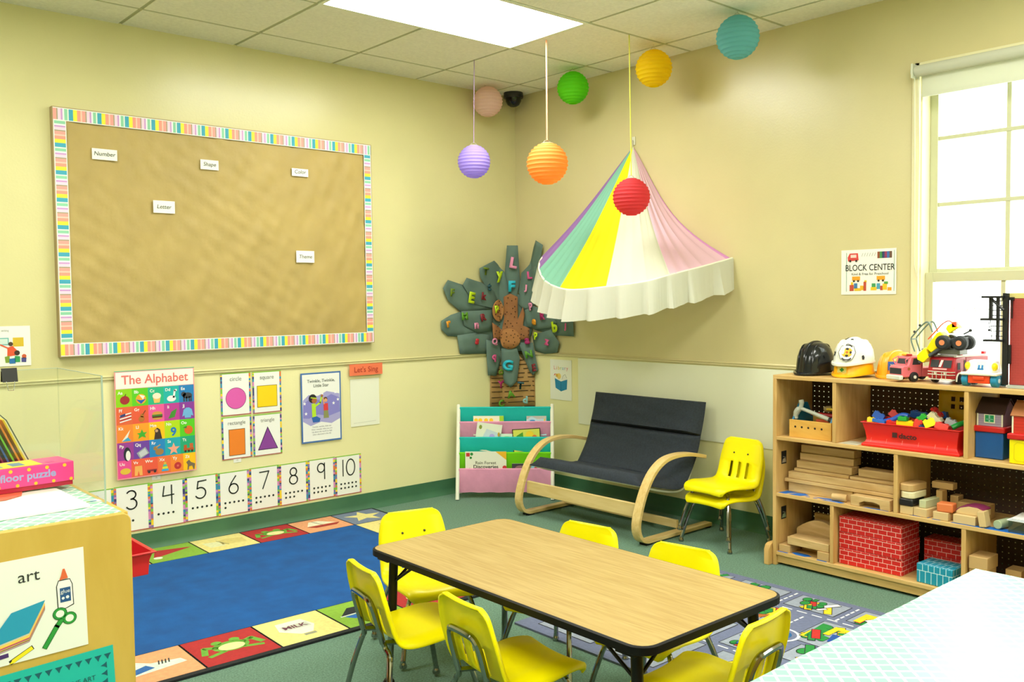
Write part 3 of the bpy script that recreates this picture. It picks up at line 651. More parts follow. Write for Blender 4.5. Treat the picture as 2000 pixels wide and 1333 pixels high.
for s_, z in dots:
    p = fold(s_, z, .036); q.ell(p, (.004, .004, .0032), P('2c1c12', .8), 6)
merge(BR, q)
for ch_, c, s_, z in LET:
    q = Art(); vs, fs = textmesh(ch_, .05); x0 = min(p[0] for p in vs); x1 = max(p[0] for p in vs); y0 = min(p[1] for p in vs); y1 = max(p[1] for p in vs)
    sc = (.076 if c in 'lkc' and ch_ in 'yLFEGDb' else .052)/max(.7, (y1-y0)); n = len(vs)
    q.add([((p[0]-(x0+x1)/2)*sc*1.05, 0, (p[1]-(y0+y1)/2)*sc) for p in vs], fs, P(LC[c], .5))
    o = q.build('letter', tree); o.location = fold(s_, z, .043); a = 0 if s_ < -WF else (-math.pi/2 if s_ > WF else -math.pi/4)
    o.rotation_euler = (0, tr.uniform(-.25, .25), a); o['label'] = 'foam letter %s' % ch_
    md = o.modifiers.new('thickness', 'SOLIDIFY'); md.thickness = .004; md.offset = 0

# signs on the right wall
q = Art(); q.sheet(0, 0, .205, .272, 'eef0e2')
for k, (c, ch_) in enumerate(zip(['e07a8a', 'e8a070', 'e5c84a', '9acb6a', '7ab8d0', 'b090d0', 'e07a8a'], 'Library')): q.text(ch_, .045+k*.020, .205, .036, c, bold=.0)
q.poly([(.045, .145), (.105, .125), (.165, .142), (.16, .075), (.105, .058), (.052, .08)], '1f86b4', 2); q.line([(.105, .125), (.105, .058)], .003, '0f5a80', 3)
q.circ(.085, .160, .020, 'f0d070', 1); q.line([(.04, .165), (.05, .175)], .006, 'd83a30', 2); q.circ(.065, .165, .012, 'e0b040', 2); q.line([(.115, .14), (.125, .165), (.145, .175), (.16, .15)], .002, '6a6c60', 2); q.circ(.135, .15, .020, 'e8e8e0', 1)
on_right('library_sign', q, 'faded white library sign with a blue open book, beside the palm tree trunk', 'sign', -.340, .612)
q = Art(); q.sheet(0, 0, .282, .222, 'f2f3ea'); q.line([(.028, .016), (.028, .208)], .002, '3a8a7a', 2); q.line([(.272, .016), (.272, .212)], .002, '3a8a7a', 2)
q.text('BLOCK CENTER', .150, .118, .044, '1a1a1a', sx=.80, bold=.004); q.text('Kind & Free for Preschool', .150, .096, .017, '4a4a44', sx=1.05)
q.poly([(.034, .185), (.045, .205), (.088, .205), (.092, .170), (.036, .165)], 'd2403c', 2); q.rect(.050, .183, .080, .198, 'e8d0c8', 3); [q.circ(u, .167, .006, '3a2020', 4) for u in (.048, .080)]
for k in range(6): q.line([(.108+k*.013, .188), (.114+k*.013, .204)], .002, '9a9c94', 2)
for k, c in enumerate(['8a4a2c', '3a8a4a', '2a3a6a', '8a2c5a', '3a6ab0', '6a4a3a']): q.rect(.188+k*.012, .176, .201+k*.012, .208, c, 2)
for u0, cl in ((.058, 1), (.185, 2)):
    q.rect(u0, .070, u0+.042, .090, 'eaa020', 2); [q.circ(u0+d, .067, .0055, '3a3020', 3) for d in (.010, .032)]
for k, (u, v, w2, h2, c) in enumerate([(.045, .018, .022, .03, 'c04a30'), (.052, .048, .012, .014, 'e8c020'), (.068, .030, .018, .026, '3a7ab0'), (.070, .018, .035, .014, 'e8c020'), (.100, .022, .020, .022, 'e8b020'), (.118, .018, .014, .045, 'c04a30'), (.122, .060, .012, .010, 'e8c020'), (.155, .020, .030, .016, 'e8c020'), (.160, .036, .020, .018, '3a9a5a'), (.185, .026, .018, .028, '4aa0c0'), (.203, .020, .014, .022, 'c04a30'), (.215, .022, .022, .030, 'e8c020'), (.222, .050, .020, .012, '5aaa4a'), (.240, .018, .020, .016, 'e8a020')]): q.rect(u, v, u+w2, v+h2, c, 2)
on_right('block_center_sign', q, 'white sign lettered for the block center with toy pictures, beside the window', 'sign', -2.463, 1.300)

# ------------------------------------------------------------ rugs
FLAT = (-math.pi/2, 0, 0)
RUGBL = mat('rug_blue', '00549e', .95, noise=.18, nscale=9, bump=.5, bscale=300)
def rugc(h): return mat('rug_'+h, h, .95, noise=.08, nscale=60, bump=.4, bscale=300)
S = .2855; NX, NY = 8, 6
q = Art(); q.EPS = .0003
q.bx((-NX*S-.012, 0.0055, -NY*S-.022), (.012, -.003, .012), rugc('1d2226'))
B = -.0; e0 = 10
q.rect(-NX*S, -NY*S, 0, 0, rugc('1d2226'), e0)
q.rect(-(NX-1)*S, -(NY-1)*S, -S, -S, RUGBL, e0+1)
L0 = e0+1
def cellrug(i, j, c):     # i cells left of the right edge, j cells down
    a, b = -(i+1)*S+.004, -(j+1)*S+.004; q.rect(a, b, a+S-.008, b+S-.008, rugc(c), L0); return a+S/2, b+S/2
GR, YE, RE, OR, GY = '86b23a', 'e6d98a', 'b02a2c', 'e6a273', '75839a'
def star(u, v, r, c, l, k_=.42): q.poly([(u+r*math.cos(1.4+k*.6283)*(1 if k % 2 == 0 else k_), v+r*math.sin(1.4+k*.6283)*(1 if k % 2 == 0 else k_)) for k in range(10)], rugc(c), l)
def frog(u, v):
    for a in (-1, 1):
        q.line([(u+a*.03, v), (u+a*.09, v+.03), (u+a*.11, v-.03)], .024, rugc('6aa83a'), L0+1); q.circ(u+a*.035, v+.055, .020, rugc('6aa83a'), L0+1); q.line([(u+a*.04, v-.04), (u+a*.10, v-.06)], .020, rugc('6aa83a'), L0+1)
    q.circ(u, v, .07, rugc('6aa83a'), L0+1, .05); q.circ(u, v-.008, .05, rugc('e8e2a0'), L0+2, .035)
u, v = cellrug(0, 0, GY); star(u, v, .12, 'e4da8e', L0+1)
u, v = cellrug(1, 0, OR); q.poly([(u-.10, v-.02), (u+.11, v-.02), (u+.07, v-.06), (u-.06, v-.06)], rugc('a83028'), L0+2); q.poly([(u-.09, v-.01), (u-.04, v+.08), (u+.02, v+.08), (u+.09, v-.01)], rugc('ece6c8'), L0+1); q.line([(u-.0, v-.02), (u-.02, v+.08)], .004, rugc('3a2a20'), L0+3)
frog(*cellrug(2, 0, RE))
u, v = cellrug(3, 0, YE); q.poly([(u-.10, v-.06), (u-.02, v-.06), (u-.01, v+.03), (u-.11, v+.05)], rugc('dfe0b0'), L0+1); q.poly([(u-.03, v-.04), (u+.10, v-.05), (u+.11, v+.04), (u+.03, v+.07), (u-.02, v+.05)], rugc('d8c878'), L0+1); q.line([(u-.03, v+.05), (u+.0, v-.05)], .006, rugc('8a8a5a'), L0+2)
u, v = cellrug(4, 0, GR); q.poly([(u-.11, v-.06), (u+.12, v+.04), (u-.06, v+.08)], rugc('b02a2c'), L0+1); q.circ(u-.09, v-.065, .022, rugc('e8e8d8'), L0+2)
for i, c in ((5, OR), (6, RE), (7, GY)): star(*cellrug(i, 0, c), .07, 'e4da8e', L0+1)
u, v = cellrug(0, 1, YE); q.poly([(u-.02, v+.07), (u+.04, v+.01), (u+.02, v-.08), (u-.05, v-.04)], rugc('e0c88a'), L0+1); q.line([(u-.03, v+.07), (u-.01, v-.03)], .005, rugc('8a7a4a'), L0+2)
for j, c in ((2, GR), (3, RE), (4, OR), (5, GY)):
    u, v = cellrug(0, j, c); q.circ(u, v, .07, rugc('e8e2a0' if j != 4 else '2a6aa8'), L0+1, .05)
u, v = cellrug(1, 5, YE); star(u, v, .08, 'b02a2c', L0+1); u, v = cellrug(2, 5, RE); q.circ(u, v, .07, rugc('e6d98a'), L0+1, .04)
u, v = cellrug(3, 5, GR); q.poly([(u-.11, v-.01), (u-.04, v+.07), (u+.08, v+.06), (u+.12, v-.0)], rugc('20262c'), L0+1); q.poly([(u-.10, v-.02), (u+.12, v-.01), (u+.10, v-.05), (u-.07, v-.06)], rugc('2a6ac0'), L0+1); q.line([(u-.11, v-.012), (u+.12, v-.002)], .008, rugc('dfe4e8'), L0+2)
u, v = cellrug(4, 5, YE); q.poly([(u-.07, v+.085), (u+.04, v+.085), (u+.06, v+.0), (u+.02, v-.07), (u-.03, v-.07), (u-.09, v-.0)], rugc('e6ead8'), L0+1); q.rect(u-.025, v-.095, u+.025, v-.075, rugc('9a9c80'), L0+1); q.rect(u-.07, v-.005, u+.045, v+.045, rugc('c8ccbc'), L0+2); q.text('MILK', u-.012, v+.006, .046, rugc('6a3a4a'), L0+3, bold=.03)
frog(*cellrug(5, 5, RE)); u, v = cellrug(6, 5, OR); q.poly([(u-.10, v-.06), (u+.11, v-.03), (u+.10, v+.01), (u+.0, v+.03), (u-.04, v+.07), (u-.10, v+.04)], rugc('cfe0d4'), L0+1); q.poly([(u-.09, v-.05), (u+.0, v-.02), (u-.02, v+.02), (u-.09, v-.01)], rugc('2a62a8'), L0+2); [q.line([(u+.02+k*.012, v+.0), (u+.03+k*.012, v+.035)], .005, rugc('3a3a3a'), L0+3) for k in range(4)]
for i in range(6): cellrug(7, i, [GY, RE, YE, GR, OR, OR][i])
o = q.build('area_rug'); place(o, (-1.262, -.045, .006), (-math.pi/2, 0, 0)); o.rotation_euler = (-math.pi/2, 0, R_(-1.2))
tag(o, 'blue rug with a border of picture squares along the left wall', 'rug')

# road rug under the table end
q = Art(); q.EPS = .0003; L0 = 8
Y0, Y1, X0, X1 = -3.78, -2.12, -1.92, -.755
RG = rugc('6d7696'); LG = rugc('98a2b4'); q.bx((X0, .006, Y0), (X1, -.002, Y1), RG)
def R2(x0, y0, x1, y1, c, l=1): q.rect(x0, y0, x1, y1, c if not isinstance(c, str) else rugc(c), L0+l)
def RP2(pts, c, l=1): q.poly(pts, c if not isinstance(c, str) else rugc(c), L0+l)
def dash(a, b, n=9, w_=.008, c='e8ecf2'):
    a, b = Vector(a), Vector(b)
    for k in range(n): q.line([tuple(a.lerp(b, k/n)), tuple(a.lerp(b, (k+.6)/n))], w_, rugc(c), L0+2)
lots = [(-.95, -2.95, -.80, -2.73), (-.95, -3.22, -.80, -3.01), (-.95, -3.50, -.80, -3.28), (-.95, -2.67, -.80, -2.44), (-.95, -2.38, -.80, -2.16), (-1.27, -3.10, -1.02, -2.955), (-1.30, -3.45, -1.02, -3.16), (-1.20, -2.80, -1.02, -2.56), (-1.27, -2.50, -1.02, -2.2), (-1.46, -3.16, -1.30, -3.02), (-1.50, -2.96, -1.34, -2.80), (-1.50, -3.70, -1.30, -3.5), (-1.86, -3.10, -1.56, -2.86), (-1.86, -3.45, -1.56, -3.18), (-1.86, -2.78, -1.56, -2.56), (-1.50, -2.74, -1.30, -2.56), (-1.50, -2.48, -1.32, -2.2), (-1.86, -2.48, -1.56, -2.2), (-1.52, -3.45, -1.36, -3.2)]
lr = random.Random(11); PC = ['f2cf1c', 'c22a24', '1d4fa4', '1f8a3c', 'f2cf1c', '1f8a3c', 'b0662a', 'e8e8ec']
for (a, b, c_, d) in lots:
    R2(a-.004, b-.004, c_+.004, d+.004, '2c3038', 1); R2(a, b, c_, d, LG, 2)
    w_, h_ = c_-a, d-b
    for k in range(17):
        cx, cy = a+w_*lr.uniform(.16, .84), b+h_*lr.uniform(.18, .82); rr = lr.uniform(.012, .03); c = lr.choice(PC)
        if lr.random() < .3: q.circ(cx, cy, rr*1.15, rugc('16321c'), L0+3+k*.4, rr*.85); q.circ(cx, cy, rr, rugc('1f8a3c'), L0+3.2+k*.4, rr*.7)
        else:
            ang = lr.choice([0, .5, -.5]); dx, dy = math.cos(ang), math.sin(ang); l_ = rr*lr.uniform(1.1, 1.9); s_ = rr*.55
            for (g, cc, ll) in ((.003, '20242c', 0), (0, c, .2)):
                RP2([(cx-dx*(l_+g)-dy*(s_+g), cy-dy*(l_+g)+dx*(s_+g)), (cx+dx*(l_+g)-dy*(s_+g), cy+dy*(l_+g)+dx*(s_+g)), (cx+dx*(l_+g)+dy*(s_+g), cy+dy*(l_+g)-dx*(s_+g)), (cx-dx*(l_+g)+dy*(s_+g), cy-dy*(l_+g)-dx*(s_+g))], cc, 3+k*.4+ll)
# the big yellow and green buildings nearest the block shelf
RP2([(-.94, -3.03), (-.83, -3.03), (-.83, -3.10), (-.86, -3.10), (-.87, -3.06), (-.94, -3.06)], 'f2cf1c', 9); RP2([(-.93, -3.09), (-.82, -3.11), (-.81, -3.20), (-.91, -3.17)], 'b8201c', 9)
RP2([(-1.22, -2.98), (-1.05, -2.965), (-1.05, -3.0), (-1.16, -3.01), (-1.17, -3.06), (-1.22, -3.06)], '1f8a3c', 9); RP2([(-1.15, -3.02), (-1.05, -3.02), (-1.05, -3.09), (-1.08, -3.09), (-1.08, -3.045), (-1.15, -3.045)], 'f2cf1c', 9.4); RP2([(-1.21, -3.07), (-1.13, -3.05), (-1.12, -3.09), (-1.20, -3.095)], '1d4fa4', 9.4)
dash((-.99, -2.15), (-.99, -3.75), 24); dash((-1.53, -2.15), (-1.53, -3.75), 24); dash((-1.32, -2.15), (-1.32, -2.52), 6); dash((-.98, -2.98), (-.78, -2.98), 5); dash((-.98, -2.70), (-.78, -2.70), 5); dash((-.98, -3.25), (-.78, -3.25), 5); dash((-1.26, -2.87), (-1.02, -2.87), 6); dash((-1.5, -3.18), (-1.3, -3.18), 5)
q.circ(-1.27, -2.91, .075, rugc('dfe6f0'), L0+3); q.circ(-1.27, -2.91, .064, RG, L0+4); q.circ(-1.27, -2.91, .045, rugc('1d5f9a'), L0+5); q.circ(-1.27, -2.91, .024, rugc('c8b030'), L0+6)
o = q.build('road_rug'); place(o, (0, 0, .006), FLAT); tag(o, 'grey-blue rug printed with a town road map between the table and the block shelf', 'rug')

# ------------------------------------------------------------ chairs
YEL = mat('yellow_plastic', 'fff200', .35, spec=.35)
CHR = mat('chrome', '9a9a96', .10, metal=1)
def crv(pts, n):
    return [tuple(p) for p in cr([Vector(p) for p in pts], n)]
def make_chair():
    t = thing('classroom_chair', '', 'chair', (0, 0, 0))
    # side profile (y, z) with the half width at each point; the chair faces +y
    pr = [(.150, .222, .118), (.152, .236, .128), (.135, .249, .136), (.08, .254, .146), (.02, .248, .150), (-.05, .242, .150), (-.095, .243, .146), (-.122, .256, .142), (-.137, .285, .139), (-.146, .32, .138), (-.156, .36, .137), (-.166, .40, .132), (-.174, .44, .122), (-.178, .458, .110), (-.180, .468, .090)]
    c = cr([Vector(p) for p in pr], 3)
    us = [-1, -.985, -.93, -.8, -.62, -.53, -.43, -.34, -.2, -.05, .05, .2, .34, .43, .53, .62, .8, .93, .985, 1]
    us = [-1, -.985, -.93, -.8, -.60, -.42, -.42+.001, -.40, -.24, -.06, .06, .24, .40, .42-.001, .42, .60, .8, .93, .985, 1]
    us = [-1, -.985, -.93, -.44, -.31, -.25, -.18, -.065, .065, .18, .25, .31, .44, .93, .985, 1]
    G = []; fr_ = []
    for i, p in enumerate(c):
        a = c[max(0, i-1)]; b = c[min(len(c)-1, i+1)]; tg = Vector((0, b.x-a.x, b.y-a.y)).normalized(); nrm = Vector((1, 0, 0)).cross(tg)   # up / forward
        if nrm.z < 0 and tg.z < .5: nrm = -nrm
        if nrm.y < 0 and abs(tg.z) >= .5: nrm = -nrm
        back = min(1, max(0, (p.y-.27)/.08))
        row = []
        for u in us:
            dip = .010*(u*u)*(1-.45*back)
            fl = 0
            if abs(u) > .95: fl = .010 if abs(u) < .99 else .016
            row.append(Vector((u*p.z, p.x, p.y))+nrm*(dip-fl)); rim = rim+[Vector((u*p.z, p.x, p.y))+nrm*(dip-max(fl, .014))] if row[1:] else [Vector((u*p.z, p.x, p.y))+nrm*(dip-max(fl, .014))]
        G.append(row)
    # rim along the top of the back turned rearwards
    mid = [a.lerp(b, .3)+Vector((0, 0, .0025)) for a, b in zip(G[-1], rim)]; G.append(mid); G.append(rim)
    cols = (4, 7, 10) if False else (4, 7, 10)
    slots = {5-1: 0}
    def skip(i, j):
        z = (G[i][7].z+G[i+1][7].z)/2; y = G[i][7].y
        return y < -.12 and   .264 < z < .352 and j in (3, 7, 11)
    q = MB(); q.grid(G, YEL, skip); s = q.build('seat_shell', t, solid=.0055, angle=60); shell = s
    q = MB()
    for x, y in ((-.075, .07), (.075, .07)): q.cyl((x, y, .2515), (x, y, .2545), .0045, P('3a3a30', .4), 8)
    for x in (-.045, .045): q.cyl((x, -.161, .392), (x, -.1580, .392), .0022, P('3a3a30', .4), 8)
    merge(shell, q)
    q = MB()    # inverted-U tube up the back, running down into both rear legs
    for sgn in (-1, 1): pass
    ub = crv([(-.074, -.150, .245), (-.074, -.160, .285), (-.073, -.176, .345), (-.060, -.186, .378), (-.03, -.189, .386), (.03, -.189, .386), (.060, -.186, .378), (.073, -.176, .345), (.074, -.160, .285), (.074, -.150, .245)], 4)
    q.tube(ub, .0098, CHR, 10); q.build('back_tube', t)
    for sg in (-1, 1):
        q = MB(); q.tube(crv([(sg*.074, -.150, .250), (sg*.082, -.144, .228), (sg*.105, -.142, .205), (sg*.135, -.160, .12), (sg*.155, -.180, .022)], 5), .0088, CHR, 10); lg = q.build('leg', t)
        g = MB(); g.lathe([(.0005, 0), (.013, 0), (.014, .006), (.010, .016), (.009, .026), (.0005, .026)], CHR, (sg*.156, -.181, 0), 12); g.build('foot_glide', lg)
        q = MB(); q.tube(crv([(0 if False else sg*.02, .085, .226), (sg*.075, .085, .226), (sg*.112, .095, .212), (sg*.138, .125, .12), (sg*.158, .150, .022)], 5), .0088, CHR, 10); lg = q.build('leg', t)
        g = MB(); g.lathe([(.0005, 0), (.013, 0), (.014, .006), (.010, .016), (.009, .026), (.0005, .026)], CHR, (sg*.159, .151, 0), 12); g.build('foot_glide', lg)
        q = MB(); q.tube([(sg*.075, .085, .228), (sg*.07, -.05, .228), (sg*.072, -.148, .245)], .0078, CHR, 8); q.build('seat_rail', t)
    return t
ch0 = make_chair()
ST = [  # x, y, heading of the front, label
 (-2.618, -2.438, -90-9, 'yellow classroom chair on the rug side of the table, farther from the camera'),
 (-2.572, -2.868, -90-5, 'yellow classroom chair on the rug side of the table, nearer the camera'),
 (-2.295, -3.325, 5, 'yellow classroom chair at the near end of the table, facing away at the lower right'),
 (-2.310, -2.085, 180-15, 'yellow classroom chair at the far end of the table beside the rug'),
 (-2.075, -2.535, 90+8, 'yellow classroom chair across the table in front of the settee, only its back top showing'),
 (-2.085, -2.975, 90+8, 'yellow classroom chair across the table nearest the road rug, back top and seat edge showing')]
for i, (x, y, a, lb) in enumerate(ST):
    o = ch0 if i == 0 else copy_tree(ch0, (0, 0, 0), 0); o['label'] = lb; o['group'] = 'yellow chairs around the table'; place(o, (x, y, .009 if i in (0, 3, 2, 5) else 0.0), R_(a))
for k, (z, lb) in enumerate([(0, 'lower yellow chair of the stacked pair by the settee'), (.064, 'upper yellow chair of the stacked pair by the settee')]):
    o = copy_tree(ch0, (-.315-.012*k, -1.975, z), R_(90-3), lb, 'stacked yellow chairs')

# ------------------------------------------------------------ table
t = thing('activity_table', 'low rectangular wood-grain table with black edge and black legs', 'table', (-2.347, -2.8085, 0), R_(-.4))
WT = wood('table_laminate', 'bca268', 'a98c52', 'Y', 5, .38, 16)
def rrect(w_, h_, r, n=6):
    pts = []
    for cx, cy, a0 in ((w_-r, h_-r, 0), (-w_+r, h_-r, 90), (-w_+r, -h_+r, 180), (w_-r, -h_+r, 270)):
        for k in range(n+1): pts.append((cx+r*math.cos(R_(a0+90*k/n)), cy+r*math.sin(R_(a0+90*k/n))))
    return pts
q = MB(); q.prism(rrect(.298, .603, .048), 'z', .446, .4665, WT); q.build('tabletop', t)
q = MB(); ou = rrect(.305, .61, .055); inn = rrect(.297, .602, .047); K = len(ou); zs = [(.0, .438), (.0015, .434), (-.0, .4655)]
vs = []
for (o_, z) in ((inn, .4668), (ou, .464), (ou, .445), (inn, .441)): vs += [(p[0], p[1], z) for p in o_]
fs = [(l*K+k, l*K+(k+1) % K, ((l+1) % 4)*K+(k+1) % K, ((l+1) % 4)*K+k) for l in range(4) for k in range(K)]
q.add(vs, fs, mat('black_edge', '0d0d0f', .5, spec=.2)); q.build('edge_band', t, angle=50)
BLK = mat('black_enamel', '0e0e10', .4, spec=.25)
for sx in (-1, 1):
    for sy in (-1, 1):
        q = MB(); x, y = sx*.245, sy*.535
        q.cyl((x, y, .44), (x+sx*.006, y+sy*.012, .19), .0155, BLK, 16); q.cyl((x+sx*.006, y+sy*.012, .2), (x+sx*.012, y+sy*.024, .012), .0115, CHR, 14)
        q.lathe([(.0005, 0), (.02, 0), (.02, .008), (.015, .016), (.0005, .016)], BLK, (x+sx*.0125, y+sy*.025, 0), 14)
        q.bx((x-.045, y-.03, .432), (x+.045, y+.03, .441), BLK); lg = q.build('leg', t, bevel=.0)
        b = MB(); b.cyl((x, y-sy*.01, .36), (x, y-sy*.13, .436), .005, BLK, 8); b.cyl((x-sx*.01, y, .36), (x-sx*.12, y, .436), .005, BLK, 8); b.build('brace', lg)

# ------------------------------------------------------------ settee
t = thing('settee', 'small bentwood settee with charcoal fabric cushion against the right wall', 'settee', (0, 0, 0))
BWY = wood('bentwood_rail', 'e6cd92', 'dcbf7e', 'Y', 4, .4, 8); BW_ = wood('bentwood', 'e3c88a', 'd6b672', 'X', 5, .4, 8); DK = mat('charcoal_fabric', '2d3540', .9, noise=.18, nscale=90, bump=.3, bscale=220)
lp = [(-.150, .402), (-.27, .428), (-.39, .436), (-.50, .420), (-.59, .365), (-.655, .28), (-.700, .18), (-.718, .10), (-.700, .042), (-.655, .016), (-.58, .014), (-.40, .014), (-.10, .014)]
pts = cr([Vector((a, 0, b)) for a, b in lp], 5)
def bentstrip(y, nm, w_=.052, th=.020, par=None):
    q = MB(); G = []
    vs = []; fs = []
    for i, p in enumerate(pts):
        a = pts[max(0, i-1)]; b = pts[min(len(pts)-1, i+1)]; tg = (b-a).normalized(); n = Vector((tg.z, 0, -tg.x))
        for sy, sn in ((-1, -1), (1, -1), (1, 1), (-1, 1)): vs.append((p.x+n.x*sn*th/2, y+sy*w_/2, p.z+n.z*sn*th/2+.004))
    N = len(pts)
    for i in range(N-1):
        for k in range(4): fs.append((i*4+k, i*4+(k+1) % 4, (i+1)*4+(k+1) % 4, (i+1)*4+k))
    fs += [(0, 1, 2, 3), ((N-1)*4+3, (N-1)*4+2, (N-1)*4+1, (N-1)*4)]
    q.add(vs, fs, BW_); return q.build(nm, par or t, bevel=.002, angle=40)
for y in (-.805, -1.72):
    f = bentstrip(y, 'arm_frame')
    g = MB(); g.bx((-.665, y-.024, 0), (-.615, y+.024, .012), BLK); g.bx((-.14, y-.02, 0), (-.10, y+.02, .012), BLK); g.build('foot_pad', f)
q = MB(); q.bx((-.672, -.825, .138), (-.654, -1.70, .212), BWY); q.build('front_rail', t, bevel=.003)
q = MB(); q.bx((-.36, -.825, .03), (-.34, -1.70, .075), BWY); q.build('rear_rail', t, bevel=.003)
q = MB(); WS = P('e6e6d2', .45)
for y in (-.862, -1.668):
    q.tube(crv([(-.078, y, .69), (-.100, y, .56), (-.150, y, .42), (-.205, y, .30), (-.26, y, .236), (-.34, y, .226), (-.50, y, .26), (-.63, y, .30)], 5), .0075, WS, 8)
for x, z in ((-.63, .30), (-.26, .236), (-.078, .69)): q.tube([(x, -.862, z), (x, -1.668, z)], .0075, WS, 8)
q.build('seat_frame', t)
def cushion(nm, prof, y0, y1, th, puff, par=t, ed=.012):
    c = cr([Vector((a, 0, b)) for a, b in prof], 6); N = len(c); M_ = 14; T = []; Bt = []
    for i, p in enumerate(c):
        a = c[max(0, i-1)]; b = c[min(N-1, i+1)]; tg = (b-a).normalized(); n = Vector((tg.z, 0, -tg.x));
        if n.x > 0: n = -n
        if abs(tg.x) > .9: n = Vector((0, 0, 1))-tg*tg.z
        ei = min(i, N-1-i)/max(1, N-1); rr, rb = [], []
        for j in range(M_+1):
            v = j/M_; ev = min(v, 1-v); e = min(1, ei/.05)**.5*min(1, ev/.05)**.5
            wr_ = .0025*math.sin(v*9+i*.4)+.0018*math.sin(i*.9-v*14)
            y = y0+(y1-y0)*v
            rr.append(Vector((p.x, y, p.z))+n*(th*e*.85+puff*e+wr_*e)); rb.append(Vector((p.x, y, p.z))-n*(th*.15))
        T.append(rr); Bt.append(rb)
    q = MB(); q.grid(T, DK); q.grid(Bt, DK)
    # side walls
    W = M_+1; H = N; o = H*W; fs = []
    for i in range(H-1): fs += [(i*W, (i+1)*W, o+(i+1)*W, o+i*W), (i*W+M_, o+i*W+M_, o+(i+1)*W+M_, (i+1)*W+M_)]
    for j in range(M_): fs += [(j, o+j, o+j+1, j+1), ((H-1)*W+j, (H-1)*W+j+1, o+(H-1)*W+j+1, o+(H-1)*W+j)]
    for f in fs: q.f.append(list(f)); q.mi.append(0); q.sm.append(True)
    return q.build(nm, par, angle=60)
cu = cushion('cushion', [(-.1345, .5165), (-.150, .46), (-.175, .40), (-.222, .325), (-.268, .268), (-.315, .248), (-.40, .256), (-.52, .285), (-.60, .305), (-.66, .312)], -.842, -1.690, .046, .008)
cushion('headrest', [(-.085, .702), (-.098, .64), (-.115, .575), (-.134, .517)], -.842, -1.690, .044, .020)
q = MB(); q.bx((-.07, -1.70, .40), (-.07+.001, -.83, .401), WS) 

# ------------------------------------------------------------ sling bookshelf across the corner
t = thing('sling_bookshelf', 'white wooden book rack with teal, pink and green fabric slings in the corner', 'bookshelf', (-.4955, -.4205, 0), R_(-44.2))
HW = .308
PW = P('f1f2e2', .4)
def ly(z): return .155*z/.6
for sg in (-1, 1):
    q = MB(); q.tube([(sg*HW, ly(0), 0.004), (sg*HW, ly(.60), .60)], .0125, PW, 12)
    q.tube([(sg*HW, ly(.60), .600), (sg*HW, ly(.604), .606)], [.0125, .007], PW, 12)
    q.tube([(sg*HW, .20, .004), (sg*HW, ly(.52)+.012, .52)], .0115, PW, 12)
    q.tube([(sg*HW, ly(.06), .06), (sg*HW, .195, .06)], .009, PW, 10); q.build('side_frame', t)
TE, PK, GN = mat('sling_teal', '1ccac6', .75, trans=.15, bump=.15, bscale=25), mat('sling_pink', 'eea4c8', .75, trans=.15, noise=.06, nscale=14, bump=.2, bscale=25), mat('sling_green', '7ee000', .75, trans=.15)
for (z, c, nm, drop) in [(.580, TE, 'teal', .11), (.487, PK, 'pink', .11), (.388, TE, 'lower teal', .12), (.292, GN, 'green', .12), (.190, PK, 'bottom pink', .165)]:
    y0 = ly(z); q = MB(); G = []
    for k in range(11):
        s_ = k/10; row = []
        for j in range(25):
            x = -HW+.004+(2*HW-.008)*j/24
            bulge = -.004*math.sin(math.pi*s_)*(1+.5*math.sin(j*.9+z*30))
            y = y0-.010+bulge+(.040*s_ if z > .2 else .012*s_)
            zz = z+.004-(drop+(.03 if z > .2 else -.012))*s_+.0018*math.sin(j*1.3+k)
            row.append((x, y-.055*s_*(.155/.6)*0, zz))
        G.append(row)
    q.grid(G, c)
    # back of the pocket
    o = q.build('sling', t, recalc=False); o['label'] = '%s fabric sling' % nm
    r = MB(); r.tube([(-HW, y0, z), (HW, y0, z)], .0095, c, 10); r.build('hem', o)
shelf_T = Matrix.Translation((-.4955, -.4205, 0)) @ Matrix.Rotation(R_(-44.2), 4, 'Z')
def book(nm, label, x, z, w_, h_, back, tilt=0, lean=.0, thick=.0045, art=None, cat='book'):
    """book standing in the pocket; x = middle, z = bottom, back = distance behind the rail line"""
    q = Art(); q.bx((-w_/2, thick, 0), (w_/2, .0012, h_), P('e9e9e0', .5)); q.rect(-w_/2, 0, w_/2, h_, 'f0f0ea', 0)
    q.add([(-w_/2, 0.0, 0), (w_/2, 0.0, 0), (w_/2, 0.0, h_), (-w_/2, 0.0, h_)], [(0, 1, 2, 3)], P('f0f0ea', .5))
    if art: art(q, w_, h_)
    o = q.build(nm); M_ = shelf_T @ Matrix.Translation((x, ly(back)+.0105, z)) @ Matrix.Rotation(-lean, 4, 'X') @ Matrix.Rotation(tilt, 4, 'Y')
    o.matrix_world = M_; o.location, rq, _ = M_.decompose(); o.rotation_euler = rq.to_euler()
    return tag(o, label, cat, 'books in the sling rack')
def a1(q, w_, h_):
    q.rect(-w_/2, 0, w_/2, h_, 'f1efd8', 1); q.rect(w_/2-.028, 0, w_/2, h_, '9fd42c', 2); [q.circ(-w_/2+.018+d, h_-.028, .013, 'f5d020', 2) for d in (0, .028, .066, .10)]
book('book', 'cream book with yellow dots behind the pink sling, top row left', -.11, .400, .20, .130, .487, art=a1)
def a2(q, w_, h_):
    q.poly([(-w_/2, 0), (w_/2, 0), (w_/2, h_*.75), (w_*.35, h_*.9), (w_*.1, h_*.82), (-w_*.25, h_*.98), (-w_/2, h_*.8)], 'bfe0ee', 2); q.circ(-w_*.2, h_-.03, .018, '2c9ad0', 3, .006); q.rect(w_*.38, h_-.06, w_*.44, h_-.018, 'f0d030', 3)
book('book', 'pale blue book at the top right of the rack', .205, .400, .13, .128, .487, art=a2)
